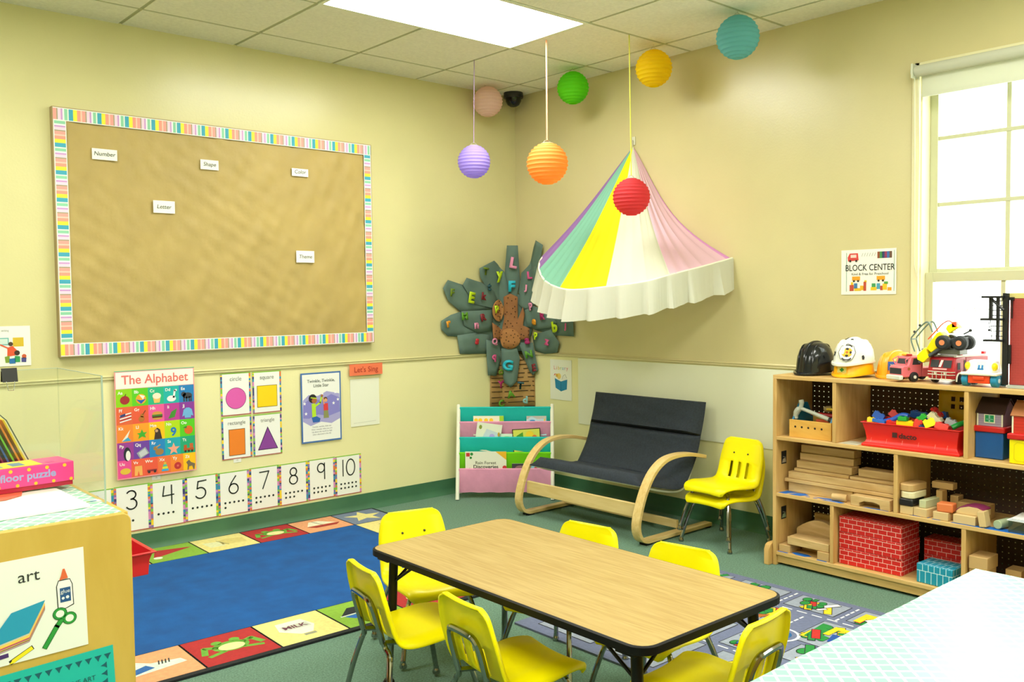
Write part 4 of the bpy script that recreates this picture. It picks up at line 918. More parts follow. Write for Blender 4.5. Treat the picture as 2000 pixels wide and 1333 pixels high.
def a3(q, w_, h_):
    q.rect(-w_/2, 0, w_/2, h_, 'e6ecd8', 1); q.poly([(-w_*.3, h_*.3), (w_*.35, h_*.25), (w_*.4, h_*.7), (-w_*.1, h_*.8)], 'c6d9e2', 2); q.circ(w_*.15, h_*.55, .018, 'b6a8e6', 3); q.circ(-w_*.35, h_-.03, .010, '8a9a3a', 3, .014); q.circ(w_*.40, h_*.66, .007, 'c8a030', 3, .014); q.rect(-w_/2, h_*.35, -w_*.2, h_*.42, '2fa8b0', 3)
book('book', 'pale green picture book tilted in the pink sling', -.125, .300, .165, .185, .388, tilt=R_(8), art=a3)
def a4(q, w_, h_): q.rect(-w_/2, 0, w_/2, h_, 'd8ebd8', 1); q.circ(0, h_-.03, .035, '8ad23a', 2, .014)
book('book', 'small pale book with a green oval behind the teal sling', .01, .310, .11, .105, .388, art=a4)
def a5(q, w_, h_):
    q.rect(-w_/2, 0, w_/2, h_, '3a2a1c', 1); q.rect(-w_/2+.006, 0, w_/2-.006, h_-.006, 'd8dc5a', 2); q.poly([(-w_*.45, h_*.3), (-w_*.1, h_*.3), (-w_*.12, h_*.85), (-w_*.35, h_*.7)], '4a9a2c', 3); q.circ(w_*.12, h_*.7, .028, 'f0d030', 3); q.circ(w_*.28, h_*.6, .016, 'e0702c', 4); q.circ(-w_*.02, h_*.55, .014, '3a2a3a', 4)
book('book', 'brown-framed bright yellow and green book at the right of the pink sling', .145, .300, .185, .150, .388, tilt=R_(-3), art=a5)
def a6(q, w_, h_):
    q.rect(-w_/2, 0, w_/2, h_, 'e6e8d6', 1); q.text('Rain Forest', .0, h_-.082, .028, '5a5c50', 3, bold=.01, sx=1.05); q.text('Discoveries', .0, h_-.110, .033, '3a3c38', 3, bold=.02, sx=1.05)
    q.rect(-w_/2+.006, h_-.032, -w_/2+.03, h_-.008, 'c8302c', 2); q.circ(-w_/2+.042, h_-.016, .010, '2c8a3a', 3); q.circ(-w_/2+.036, h_-.040, .008, '2c8a3a', 3); q.poly([(w_/2-.07, h_), (w_/2, h_), (w_/2, h_-.055)], 'f0b820', 2); q.circ(w_/2-.012, h_-.105, .014, 'c8302c', 3); q.poly([(-w_/2, h_-.13), (-w_/2+.03, h_-.105), (-w_/2+.02, h_-.13)], '2c8a3a', 2)
book('book', 'Rain Forest Discoveries book standing in the bottom left of the rack', -.125, .100, .268, .207, .190, art=a6)
def a7(q, w_, h_):
    q.rect(-w_/2, 0, w_/2, h_, '3a3640', 1); q.circ(-w_*.25, h_-.03, .035, '8a6a6a', 2, .018); q.poly([(-w_*.05, h_*.5), (w_*.05, h_-.006), (w_*.45, h_-.004), (w_*.5, h_*.5)], '8fcad8', 2); q.circ(w_*.2, h_-.03, .010, 'c84a4a', 3)
book('book', 'dark landscape book low in the green sling behind the settee arm', .155, .100, .22, .128, .190, art=a7)

# ------------------------------------------------------------ block shelf
CX0, CX1, CY0, CY1, CT = -.472, -.145, -2.370, -3.580, .920
BIR = wood('birch_ply', 'ddb878', 'cda664', 'Y', 4, .45, 8); BIRV = wood('birch_ply_upright', 'dcb674', 'cba260', 'Z', 4, .45, 8)
t = thing('block_shelf', 'long open birch shelf unit full of blocks and toys under the window', 'shelf unit', (0, 0, 0))
def board(nm, a, b, mt, bev=.002):
    q = MB(); q.bx(a, b, mt); return q.build(nm, t, bevel=bev)
board('top_board', (CX0, CY0, CT-.019), (CX1, CY1, CT), BIR)
board('side_panel', (CX0, CY0, .0), (CX1, CY0-.019, CT-.019), BIRV); board('side_panel', (CX0, CY1+.019, .0), (CX1, CY1, CT-.019), BIRV)
for z in (.626, .353, .068): board('shelf', (CX0+.001, CY0-.019, z-.018), (CX1, CY1+.019, z), BIR)
for y, z0, z1 in ((-2.685, .626, CT-.019), (-3.262, .626, CT-.019), (-2.972, .353, .608), (-2.676, .068, .335), (-3.258, .068, .335)): board('divider', (CX0+.002, y+.009, z0), (CX1, y-.009, z1), BIRV)
board('kick_rail', (CX0+.012, CY0-.019, .012), (CX0+.03, CY1+.019, .050), BIR)
q = MB(); q.prism([(-.500, 0), (-.500, .075), (-.49, .095), (-.47, .104), (-.10, .104), (-.10, 0)], 'y', CY0+.002, CY0+.030, BIRV); q.build('foot_board', t, bevel=.003)
# pegboard back with real holes
PEG = mat('pegboard', '3a2414', .7, noise=.1, nscale=12); q = MB(); pit = .0254; hr = .0027
ys = [CY0-.019-pit*k for k in range(int((CY0-CY1-.038)/pit)+1)]; zs = [.02+pit*k for k in range(35)]; zs = [z for z in zs if z+pit < CT-.019]
vs = []; fs = []
for y in ys:
    for z in zs:
        o = len(vs); yc, zc = y-pit/2, z+pit/2
        sq = [(-1, -1), (0, -1), (1, -1), (1, 0), (1, 1), (0, 1), (-1, 1), (-1, 0)]
        for a, b in sq: vs.append((CX1-.002, yc+a*pit/2, zc+b*pit/2))
        for k in range(8): an = R_(225+45*k); vs.append((CX1-.002, yc+hr*math.cos(an), zc+hr*math.sin(an)))
        for k in range(8): fs.append((o+k, o+(k+1) % 8, o+8+(k+1) % 8, o+8+k))
q.add(vs, fs, PEG); q.build('pegboard_back', t, recalc=False)
q = Art(); q.EPS = .0003
SB = '1c6cc8'
def lab(y, x, w_, h_, c=SB, l=1): q.rect(y-w_/2, x-h_/2, y+w_/2, x+h_/2, c, l)
# on the horizontal shelves: art u runs along world -y here, v along +x
def on_shelf(nm, art, z, label): 
    o = art.build(nm, t); place(o, (0, 0, z), (-math.pi/2, 0, -math.pi/2)); o['label'] = label; return o
q.poly([(2.395, -.465), (2.435, -.465), (2.460, -.40), (2.405, -.40)], SB); q.poly([(2.450, -.462), (2.51, -.462), (2.535, -.42), (2.50, -.40), (2.465, -.41)], SB)
q.circ(2.545, -.452, .012, SB, 1, .006); q.circ(2.585, -.455, .012, SB, 1, .006); q.poly([(2.56, -.430), (2.66, -.41), (2.70, -.43), (2.62, -.445)], SB)
q.poly([(2.62, -.466), (2.72, -.468), (2.73, -.45), (2.70, -.44), (2.64, -.448)], SB); q.poly([(2.82, -.468), (2.94, -.468), (2.94, -.452), (2.84, -.455)], SB)
q.line([(2.640, -.452), (2.66, -.46), (2.70, -.46)], .003, 'dfe6ee', 2)
q.poly([(3.03, -.462), (3.11, -.462), (3.11, -.43), (3.03, -.43)], SB); q.poly([(3.125, -.466), (3.16, -.466), (3.175, -.435), (3.135, -.435)], SB); q.poly([(3.20, -.468), (3.33, -.47), (3.33, -.44), (3.22, -.445)], SB)
q.poly([(3.335, -.47), (3.56, -.47), (3.56, -.40), (3.345, -.42)], SB); q.line(arc(3.40, -.45, .09, .035, 170, 10)+[(3.49, -.462)], .003, 'e8e4c8', 2)
on_shelf('shape_label', q, .3532, 'blue block silhouettes stuck on the middle shelf')
q = Art(); q.EPS = .0003; q.poly([(2.455, -.445), (2.49, -.462), (2.535, -.462), (2.56, -.44), (2.53, -.42), (2.47, -.42)], SB); q.rect(2.395, -.470, 2.45, -.46, SB); q.rect(2.60, -.47, 2.65, -.455, SB)
on_shelf('shape_label', q, .0682, 'blue block silhouettes stuck on the bottom shelf')
q = Art(); q.EPS = .0003; q.poly([(2.70, -.46), (2.79, -.46), (2.79, -.36), (2.71, -.36)], 'dfe0c8'); [q.line([(2.71, -.45+k*.016), (2.78, -.45+k*.016)], .002, 'b8b8a4', 2) for k in range(5)]
on_shelf('paper_label', q, .6262, 'white paper label on the top shelf')
for z0, c2 in ((.485, 'b8a890'), (.215, '8fa88a')):
    q = Art(); q.sheet(-.022, 0, .022, .062, '1a1c1e', .0006); q.poly([(-.018, .006), (.018, .006), (.012, .028), (-.01, .024)], c2, 2); q.line([(-.01, .035), (.012, .03)], .004, '8a8c88', 2)
    o = q.build('photo_label', t); place(o, (-.405, CY0-.0198, z0), 0)

# ---- wooden blocks, one thing each
BK = wood('block_wood', 'd9b983', 'c7a267', 'X', 6, .5, 6); BK2 = wood('block_wood_y', 'd9b983', 'c4a068', 'Y', 6, .5, 6)
bcount = [0]
def block(label, y0, y1, z0, z1, x0, x1, mt=None, grp='wooden blocks on the shelf', rot=0, bev=.002, prof=None):
    """y0 left, y1 right as seen from the room; x0 front, x1 back"""
    q = MB(); cy, cx = (y0+y1)/2, (x0+x1)/2; w_, d_, h_ = abs(y1-y0), abs(x1-x0), z1-z0
    if prof: q.prism([((a-.5)*w_, b*h_) for a, b in prof], 'x', -d_/2, d_/2, mt or BK2)
    else: q.box((0, 0, h_/2), (d_, w_, h_), mt or (BK2 if w_ > d_ else BK))
    o = q.build('wooden_block', bevel=bev); place(o, (cx, cy, z0+.0006), rot); return tag(o, label, 'wooden block', grp)
Z = .353
g1 = 'long unit blocks on the middle shelf'
block('lowest long wooden block, left of the middle shelf pile', -2.412, -2.74, Z, Z+.046, -.40, -.33, grp=g1)
block('wooden block laid on the middle shelf behind the cylinder, under the long planks', -2.745, -2.955, Z, Z+.046, -.40, -.33, grp=g1)
block('thin plank sticking out furthest left in the middle shelf pile', -2.396, -2.955, Z+.047, Z+.064, -.41, -.33, grp=g1)
block('longest thick wooden plank in the middle shelf pile', -2.414, -2.957, Z+.065, Z+.098, -.405, -.33, grp=g1)
block('thin plank on top of the longest plank, left half', -2.432, -2.712, Z+.099, Z+.114, -.385, -.32, grp=g1)
block('thin plank on top of the longest plank, right half', -2.718, -2.955, Z+.099, Z+.112, -.385, -.32, grp=g1)
block('thick wooden block with a pale front, third layer from the pile top at left', -2.440, -2.722, Z+.115, Z+.150, -.375, -.305, grp=g1)
block('short wooden block on the right half of the pile next to the divider', -2.746, -2.955, Z+.113, Z+.148, -.36, -.29, grp=g1)
block('second wooden block from the top of the left pile', -2.440, -2.715, Z+.151, Z+.184, -.345, -.275, grp=g1)
block('topmost wooden block of the left pile on the middle shelf', -2.440, -2.712, Z+.185, Z+.222, -.335, -.265, grp=g1)
q = MB(); q.cyl((0, -.028, .0175), (0, .038, .0175), .0168, BK2, 18); o = q.build('wooden_block', bevel=.0015); place(o, (-.433, -2.70, Z+.001), R_(12)); tag(o, 'wooden cylinder block lying in front of the long planks', 'wooden block', g1)
block('wooden half-arch block lying in front beside the divider', -2.765, -2.948, Z, Z+.046, -.465, -.412, prof=[(0, 0), (.02, 1), (1, 1), (1, 0), (.78, 0), (.78, .35), (.66, .55), (.42, .6), (.27, .45), (.25, 0)], grp=g1)
g2 = 'loose blocks on the middle shelf, right half'
TAN = P('d8bb86', .5); TAN2 = P('c9a46c', .5)
block('tan block at the bottom of the short stack by the divider', -2.988, -3.044, Z, Z+.036, -.46, -.37, TAN, g2)
block('black block in the short stack by the divider', -2.986, -3.046, Z+.037, Z+.068, -.465, -.35, P('15171c', .35), g2, bev=.006)
def rblock(label, y0, y1, z0, z1, x0, x1, mt):
    q = MB(); w_, d_ = abs(y1-y0)/2, abs(x1-x0)/2; q.prism([(a, b) for a, b in rrect(d_, w_, min(w_, d_)*.7, 7)], 'z', 0, z1-z0, mt); o = q.build('wooden_block', bevel=.004); place(o, ((x0+x1)/2, (y0+y1)/2, z0+.0006), R_(-6)); return tag(o, label, 'wooden block', g2)
rblock('cream block with rounded ends on top of the black block', -2.990, -3.052, Z+.069, Z+.098, -.462, -.34, P('eadfb4', .45))
rblock('rounded tan block topping the stack by the divider', -2.986, -3.048, Z+.099, Z+.130, -.462, -.33, TAN2)
block('tan block right of the short stack, under a pale long block', -3.052, -3.112, Z, Z+.036, -.462, -.37, TAN, g2, rot=R_(-8))
block('pale grey-green block lying end-on above its tan neighbour', -3.072, -3.102, Z+.037, Z+.070, -.45, -.32, P('c2c79c', .5), g2, rot=R_(-6))
block('upright wooden block standing behind the pale grey-green block', -3.092, -3.118, Z, Z+.100, -.345-.0, -.295+.0, TAN2, g2)
block('wooden block at the back behind the upright one', -3.128, -3.162, Z, Z+.075, -.29, -.235, TAN2, g2)
block('wooden block lying high at the back left of the right half', -3.06, -3.15, Z+.1015, Z+.130, -.315, -.27, TAN2, g2)
block('tan block carrying the orange block', -3.130, -3.192, Z, Z+.034, -.462, -.38, TAN, g2)
block('orange painted block on top of a tan block', -3.140, -3.204, Z+.035, Z+.071, -.455, -.40, P('e07a44', .45), g2, rot=R_(4), bev=.005)
block('long wooden block at the back behind the orange block', -3.175, -3.30, Z, Z+.062, -.33, -.26, TAN2, g2)
block('wooden arc block with a purple painted top', -3.215, -3.325, Z+.0365, Z+.072, -.44, -.37, TAN, g2, prof=[(0, 0), (0, .72), (.25, .98), (.55, 1), (.85, .72), (1, .3), (1, 0)])
o = bpy.data.objects['wooden_block.%03d' % 22] if False else None
q = MB(); pr = [(0, .72), (.25, .98), (.55, 1), (.85, .72), (1, .3)]; pts_ = [((a-.5)*.11, b*.0355) for a, b in pr]
q.prism(pts_+[(a, b+.004) for a, b in pts_[::-1]], 'x', -.035, .035, P('8a2f5c', .5))
arcb = [o for o in bpy.data.objects if o.get('label') == 'wooden arc block with a purple painted top'][0]; q.build('painted_top', arcb)
block('wide tan block in front, below the purple-topped arc', -3.212, -3.300, Z, Z+.036, -.462, -.40, TAN, g2)
o = block('tan block leaning at the right of the front row', -3.318, -3.346, Z+.004, Z+.066, -.468, -.42, TAN, g2, bev=.002); o.rotation_euler = (R_(-10), 0, 0); o.location.z = Z+.0035
q = MB(); q.cyl((-.03, 0, .019), (.05, 0, .019), .018, P('a9b892', .5), 18); o = q.build('wooden_block', bevel=.002); place(o, (-.42, -3.385, Z+.001), R_(-10)); tag(o, 'grey-green cylinder block lying at the right of the middle shelf', 'wooden block', g2)
t2 = thing('storage_bin', 'clear plastic bin with papers on the middle shelf at the right edge', 'storage bin', (-.40, -3.49, Z+.001))
q = MB(); CL = clear('clear_plastic', (.86, .92, .88), .12, .15)
for a, b in (((-.06, -.066, 0), (.10, .066, .003)), ((-.06, .063, 0), (.10, .066, .045)), ((-.06, -.066, 0), (.10, -.063, .045)), ((-.06, -.066, 0), (-.057, .066, .045)), ((.097, -.066, 0), (.10, .066, .045))): q.bx(a, b, CL)
q.build('tub', t2)
for k in range(3):
    q = MB(); q.bx((-.062+k*.004, -.058, .047+k*.004), (.08, .07-k*.006, .0495+k*.004), P(['eef2f4', 'dfe8f0', 'f4f4f4'][k], .6)); o = q.build('paper_sheet'); place(o, (-.40, -3.49, Z), R_(3*k-3)); tag(o, ['lowest paper on the clear bin, middle shelf right', 'middle paper on the clear bin, bluish', 'top white paper on the clear bin'][k], 'paper sheet')
Zb = .068; g3 = 'blocks in the bottom left bay'
block('small tan block at the front left of the bottom bay', -2.396, -2.455, Zb, Zb+.034, -.458, -.36, TAN2, g3)
block('small tan block at the front right of the bottom left bay', -2.600, -2.660, Zb, Zb+.040, -.462, -.38, TAN2, g3)
block('thin wooden plank lying behind the small blocks, bottom left bay', -2.46, -2.64, Zb, Zb+.030, -.36, -.30, TAN2, g3)
block('long thick block bridging the two small blocks', -2.440, -2.655, Zb+.041, Zb+.078, -.455, -.36, BK2, g3)
block('curved wooden arch block standing behind the bridging block', -2.42, -2.66, Zb+.0, Zb+.150, -.34, -.30, BK2, g3, prof=[(0, 0), (0, .62)]+[(.02+.96*k/14, .62+.38*math.sin(math.pi*(.04+.92*k/14))) for k in range(15)]+[(1, .62), (1, 0), (.9, 0), (.9, .2), (.1, .2), (.1, 0)])
block('tall board leaning at the very back of the bottom left bay', -2.47, -2.665, Zb, Zb+.165, -.262, -.24, BK2, g3)
g4 = 'blocks in the bottom right bay'
for k, (y0, y1, z0, x0, x1, lb) in enumerate([(-3.276, -3.345, 0, -.455, -.36, 'lowest tan block of the three stacked in the bottom right bay'), (-3.276, -3.345, .040, -.455, -.36, 'middle tan block of the three stacked in the bottom right bay'), (-3.276, -3.348, .080, -.46, -.35, 'top tan block of the three stacked in the bottom right bay'), (-3.38, -3.44, 0, -.36, -.28, 'dim tan block at the back right of the bottom right bay'), (-3.38, -3.44, .040, -.36, -.28, 'dim tan block on another, back right of the bottom right bay')]):
    block(lb, y0, y1, Zb+z0*1.35, Zb+z0*1.35+.053, x0, x1, TAN2, g4)
# cardboard brick blocks
RB_ = brickmat('red_brick_print', 'cf1d1a', 'f0c8c0', 11.5, .46, .24); BB_ = brickmat('blue_brick_print', '1593b4', 'bfe6ee', 8, .20, .42)
def cbrick(label, y0, y1, z0, z1, x0, x1, mt, rot=0):
    q = MB(); q.box((0, 0, (z1-z0)/2), (abs(x1-x0), abs(y1-y0), z1-z0), mt); o = q.build('cardboard_brick', bevel=.0025); place(o, ((x0+x1)/2, (y0+y1)/2, z0+.0008), rot); return tag(o, label, 'cardboard brick', 'cardboard building bricks')
for k, lb in enumerate(['lowest red cardboard brick in the front stack of three', 'middle red cardboard brick in the front stack of three', 'top red cardboard brick in the front stack of three']): cbrick(lb, -2.694, -2.985-.004*(k == 1), Zb+.0735*k, Zb+.0735*k+.0725, -.435, -.265, RB_, R_([1, -1, 0][k]))
for k, lb in enumerate(['lower red cardboard brick at the back behind the blue one', 'upper red cardboard brick at the back behind the blue one']): cbrick(lb, -3.005, -3.240, Zb+.0735*k, Zb+.0735*k+.0725, -.26, -.16, RB_)
cbrick('blue cardboard brick at the front of the bottom middle bay', -3.062, -3.214, Zb, Zb+.082, -.455, -.33, BB_, R_(-3))

# ---- wooden tool box and tools
t = thing('toy_tool_box', 'pine toy tool box with drilled front and blue ends, top left bay', 'tool box', (-.44, -2.5475, .627))
PN = wood('pine', 'e8b95c', 'd9a348', 'Y', 5, .45, 5)
q = MB(); q.bx((0, -.108, 0), (.012, .108, .082), PN); q.bx((.19, -.108, 0), (.202, .108, .082), PN); q.bx((.012, -.10, 0), (.19, .10, .01), PN); bd = q.build('body', t, bevel=.0015)
q = MB(); [q.cyl((-.0006, .076-.034*k, .05), (.0002, .076-.034*k, .05), .0052, P('1e140c', .8), 12) for k in range(5)]; merge(bd, q)
for sy in (-1, 1):
    q = MB(); q.prism([(.012, .0), (.190, .0), (.190, .08), (.14, .155), (.07, .155), (.012, .08)], 'y', sy*.098-.004, sy*.098+.004, P('1277a0', .45)); q.build('end_board', t)
t = thing('toy_hammer', 'grey toy claw hammer resting in the tool box', 'hammer', (-.405, -2.505, .728)); t.scale = (1.2, 1.2, 1.2)
q = MB(); HG = P('b7bcae', .4); q.tube([(0, .02, .028), (0, -.03, .014), (0, -.10, -.006)], [.007, .0075, .009], HG, 10); q.build('handle', t)
q = MB(); q.tube([(0, -.10, -.006), (0, -.112, -.009)], .0092, P('26282a', .5), 10); q.build('handle_cap', t)
q = MB(); q.tube(crv([(0, .020, .062), (0, .018, .048), (0, .022, .03), (0, .036, .018), (0, .044, -.004), (0, .042, -.022)], 4), [.010]*5+[.0085]*5+[.012]*5+[.010]*4+[.004]*2, HG, 10); q.build('head', t)
for lb, c, a, b, r in (('red toy saw bar lying across the tool box', 'c2161a', (-.35, -2.50, .725), (-.30, -2.62, .715), .010), ('yellow toy ruler sticking out at the right of the tool box', 'f2cf14', (-.33, -2.57, .75), (-.31, -2.655, .752), .007), ('orange toy screwdriver low in the tool box', 'ee5a2a', (-.38, -2.545, .70), (-.36, -2.60, .693), .009), ('tan wooden toy block among the tools', 'b09a66', (-.30, -2.54, .745), (-.29, -2.575, .748), .015), ('pale teal toy spanner in the tool box', '8fb0a8', (-.40, -2.51, .690), (-.39, -2.57, .688), .006)):
    a = (a[0], a[1], a[2]+.008); b = (b[0], b[1], b[2]+.008); q = MB(); q.tube([a, tuple(Vector(a).lerp(Vector(b), .3)), b], [r*.7, r, r], P(c, .4), 10); o = q.build('toy_tool', bevel=.001); tag(o, lb, 'toy tool', 'toy tools in the box')

# ---- red bin of building bricks
t = thing('brick_bin', 'red plastic bin of toy bricks lettered dacto in the top middle bay', 'toy bin', (-.33, -3.018, .627))
RD = P('e0221c', .35)
def trough(q, w0, w1, d0, d1, h, th, mt, lip=.010, foot=.0):
    ring_ = lambda a, b, z: [(-b, -a, z), (b, -a, z), (b, a, z), (-b, a, z)]
    rs = [ring_(w0, d0, 0)] if not foot else [ring_(w0+foot, d0+foot, 0), ring_(w0+foot, d0+foot, .010), ring_(w0+foot*.3, d0+foot*.3, .018), ring_(w0, d0, .03)]
    rs += [ring_(w0+(w1-w0)*.5*.6, d0+(d1-d0)*.3, h*.6), ring_(w1, d1, h-.006), ring_(w1+lip, d1+lip, h-.004), ring_(w1+lip, d1+lip, h), ring_(w1-th*.2, d1-th*.2, h), ring_(w0-th, d0-th, .004+th)]
    vs = [p for r in rs for p in r]; fs = [(i*4+k, i*4+(k+1) % 4, (i+1)*4+(k+1) % 4, (i+1)*4+k) for i in range(len(rs)-1) for k in range(4)]
    fs += [(3, 2, 1, 0), tuple((len(rs)-1)*4+k for k in range(4))]; q.add(vs, fs, mt)
q = MB(); trough(q, .196, .210, .105, .118, .108, .006, RD, .006, .016); q.build('tub', t, bevel=.002)
q = Art(); q.rect(-.074, .050, -.052, .072, '3a1414', 1); q.text('dacto', -.044, .050, .030, '2e1010', 2, bold=.03, al='l', sx=1.15); [q.line([(u, .022), (u+.003, .040)], .0012, 'ff9a8a', 1) for u in (-.17, -.10, -.03, .04, .11, .16)]
o = q.build('print', t); place(o, (-.1175, 0, 0), (R_(0), R_(0), -math.pi/2)); o.rotation_euler = (R_(-3), 0, -math.pi/2)
o.location = (-.1175, 0, 0)
def toybrick(label, c, loc, dims, rot, studs=(2, 2)):
    loc = (loc[0], loc[1], loc[2]+.010); dims = tuple(d*1.08 for d in dims)
    t = thing('toy_brick', label, 'toy brick', loc, rot, 'toy bricks heaped in the red bin'); q = MB(); m_ = P(c, .35); q.box((0, 0, 0), dims, m_); q.build('body', t, bevel=.0015)
    q = MB()
    for i in range(studs[0]):
        for j in range(studs[1]): x, y = dims[0]*((i+.5)/studs[0]-.5), dims[1]*((j+.5)/studs[1]-.5); q.cyl((x, y, dims[2]/2), (x, y, dims[2]/2+.004), min(dims[0]/studs[0], dims[1]/studs[1])*.3, m_, 10)
    t2 = q.build('studs', t); return t
for lb, c, l_, d_, r_ in [
 ('deep blue toy brick at the left of the heap', '1553b0', (-.40, -2.862, .748), (.032, .045, .028), (.5, .2, .3)), ('yellow toy brick at the far left of the heap', 'f5cf1a', (-.41, -2.835, .727), (.032, .032, .02), (0, .3, .2)),
 ('pinkish red toy brick behind the blue one', 'e2464a', (-.36, -2.915, .752), (.032, .048, .028), (.7, .1, .5)), ('small blue flat toy brick near the front left rim', '2a6ac8', (-.425, -2.88, .730), (.03, .055, .014), (.1, .1, -.1)),
 ('red flat toy brick under the blue curved piece', 'd42820', (-.42, -2.935, .727), (.03, .045, .016), (.2, 0, .2)), ('long yellow toy brick at the front of the heap', 'f8d80c', (-.425, -2.995, .729), (.03, .066, .024), (.05, 0, .05)),
 ('green toy brick on the long yellow one', '1f9a34', (-.43, -2.985, .750), (.028, .034, .016), (0, .1, .1)), ('bright red toy brick in the front centre', 'd8301f', (-.425, -3.045, .733), (.03, .03, .030), (.3, .2, .6)),
 ('long blue toy brick at the back of the heap', '174f9c', (-.30, -3.00, .755), (.032, .07, .026), (.15, 0, .1)), ('small green toy brick standing in the centre', '26b03c', (-.41, -3.055, .758), (.022, .042, .02), (-.7, 0, .2)),
 ('cream and red roof toy brick near the right of the heap', 'ece6c8', (-.38, -3.10, .757), (.04, .055, .030), (.75, 0, .1)), ('red toy brick capping the cream one', 'c21c1c', (-.35, -3.095, .780), (.04, .05, .012), (.75, 0, .1)),
 ('bright yellow toy brick tumbling over the front rim', 'fdf000', (-.43, -3.098, .742), (.03, .042, .030), (-.4, .2, .4)), ('dark blue toy brick below the bright yellow one', '123a70', (-.43, -3.072, .722), (.03, .024, .016), (0, 0, 0)),
 ('coral red studded toy brick at the right front', 'e84a44', (-.425, -3.150, .732), (.03, .05, .024), (.25, .1, .1)), ('pale grey-blue toy brick behind the coral one', 'b3bcc6', (-.38, -3.165, .748), (.03, .04, .022), (.4, 0, .3)),
 ('ochre toy brick at the back left of the heap', 'c69418', (-.30, -2.93, .742), (.03, .05, .02), (.1, 0, .2)), ('second blue toy brick at the back right', '124c96', (-.27, -3.075, .757), (.03, .055, .024), (-.2, 0, .1))]: toybrick(lb, c, l_, d_, r_)
q = MB(); G = []
pt_ = crv([(-.42, -2.885, .736), (-.41, -2.93, .750), (-.40, -2.965, .772), (-.40, -2.995, .770)], 5); q.tube(pt_, .011, P('1c5ac4', .3), 10); tag(q.build('toy_brick', bevel=.0), 'blue curved slide piece lying over the heap of bricks', 'toy brick', 'toy bricks heaped in the red bin')
q = MB(); q.tube(crv([(-.40, -3.178, .738), (-.38, -3.20, .752), (-.33, -3.21, .758), (-.28, -3.2, .75)], 5), .011, P('159a3c', .3), 10); tag(q.build('toy_brick'), 'green curved piece at the right end of the red bin', 'toy brick', 'toy bricks heaped in the red bin')
# yellow window panel standing in the bin
t = thing('toy_facade', 'yellow toy house front with four window holes standing in the red bin', 'toy house front', (-.235, -3.112, .742), (0, R_(4), 0))
q = MB(); YT = mat('yellow_translucent', 'd9b41c', .4, trans=.3)
ysp = [-.062, -.036, -.020, -.004, .010, .026, .062]; ysp = [-.062, -.045, -.025, -.008, .010, .030, .062]
zsp = [0, .055, .075, .088, .108, .132]
vs = [(0, y, z) for z in zsp for y in ysp]; fs = []
for i in range(5):
    for j in range(6):
        if i in (1, 3) and j in (1, 3): continue
        fs.append((i*7+j, i*7+j+1, (i+1)*7+j+1, (i+1)*7+j))
q.add(vs, fs, YT); q.build('panel', t, solid=.003, recalc=False)
q = MB(); q.bx((-.006, -.064, .0), (.006, .064, .006), YT); q.bx((-.012, -.064, -.004), (.014, .064, .0), YT); q.build('base_rail', t)

# ---- lidded boxes with toy houses
def lidbox(label, loc, w_, d_, h, c):
    t = thing('toy_storage_box', label, 'storage box', loc); q = MB(); q.bx((0, -w_/2, 0), (d_, w_/2, h), P(c, .35)); q.build('tub', t, bevel=.004)
    if c == 'f5e400':
        a = Art(); a.line([(-.04, .02), (-.04, .075), (-.03, .085), (.06, .085)], .002, 'd8c800', 1); a.line([(-.04, .02), (-.03, .012), (.06, .012)], .002, 'd8c800', 1); o = a.build('moulding', t); place(o, (-.0005, 0, 0), (0, 0, -math.pi/2))
    q = MB(); q.bx((-.007, -w_/2-.007, h), (d_+.007, w_/2+.007, h+.024), P('c81e20', .35)); q.build('lid', t, bevel=.005)
lidbox('blue storage box with a red lid in the top right bay', (-.405, -3.327, .627), .108, .15, .108, '14549c')
lidbox('yellow storage box with a red lid at the right edge of the top bay', (-.455, -3.480, .627), .118, .15, .096, 'f5e400')
def house(label, loc, w_, d_, hw, hr_, wall, roof, trim, green=True, door=None):
    t = thing('toy_house', label, 'toy house', loc); q = MB()
    q.prism([(0, 0), (d_, 0), (d_, hw), (d_/2, hw+hr_), (0, hw)], 'y', -w_/2, w_/2, P(wall, .5)); q.build('walls', t)
    q = MB()
    for s_ in (0, 1):
        pf = [(-.006, hw-.004), (d_/2*.45, hw+hr_*.62), (d_/2, hw+hr_+.006), (d_/2, hw+hr_), (d_/2*.47, hw+hr_*.56), (0, hw-.008)]
        if s_: pf = [(d_-a, b) for a, b in pf]
        q.prism(pf, 'y', -w_/2-.005, w_/2+.005, P(roof, .55))
    q.build('roof', t)
    a = Art()
    for k in range(1, 6): a.rect(-w_/2, hw*k/6, w_/2, hw*k/6+.0012, trim, 1)
    a.rect(-w_/2, 0, -w_/2+.006, hw, 'e8e6c8', 2); a.rect(w_/2-.006, 0, w_/2, hw, 'e8e6c8', 2)
    if green: a.rect(-.022, hw*.22, .020, hw*.85, 'e8e6c8', 3); a.rect(-.018, hw*.30, .016, hw*.80, '14925a', 4); a.line([(-.001, hw*.3), (-.001, hw*.8)], .006, '8ac4b0', 5); a.line([(-.012, hw*.5), (.012, hw*.5)], .004, '6ab49a', 5)
    o = a.build('front_print', t); place(o, (-.0006, 0, 0), (0, 0, -math.pi/2))
house('lilac toy house with dark roof standing on the blue box', (-.398, -3.327, .7595), .100, .13, .056, .05, 'a79ab2', '3a2620', '8d7f9c')
house('red toy barn with tan roof standing on the yellow box', (-.448, -3.482, .7475), .108, .13, .074, .045, 'c82c1c', 'a5683c', 'b02414', green=False)

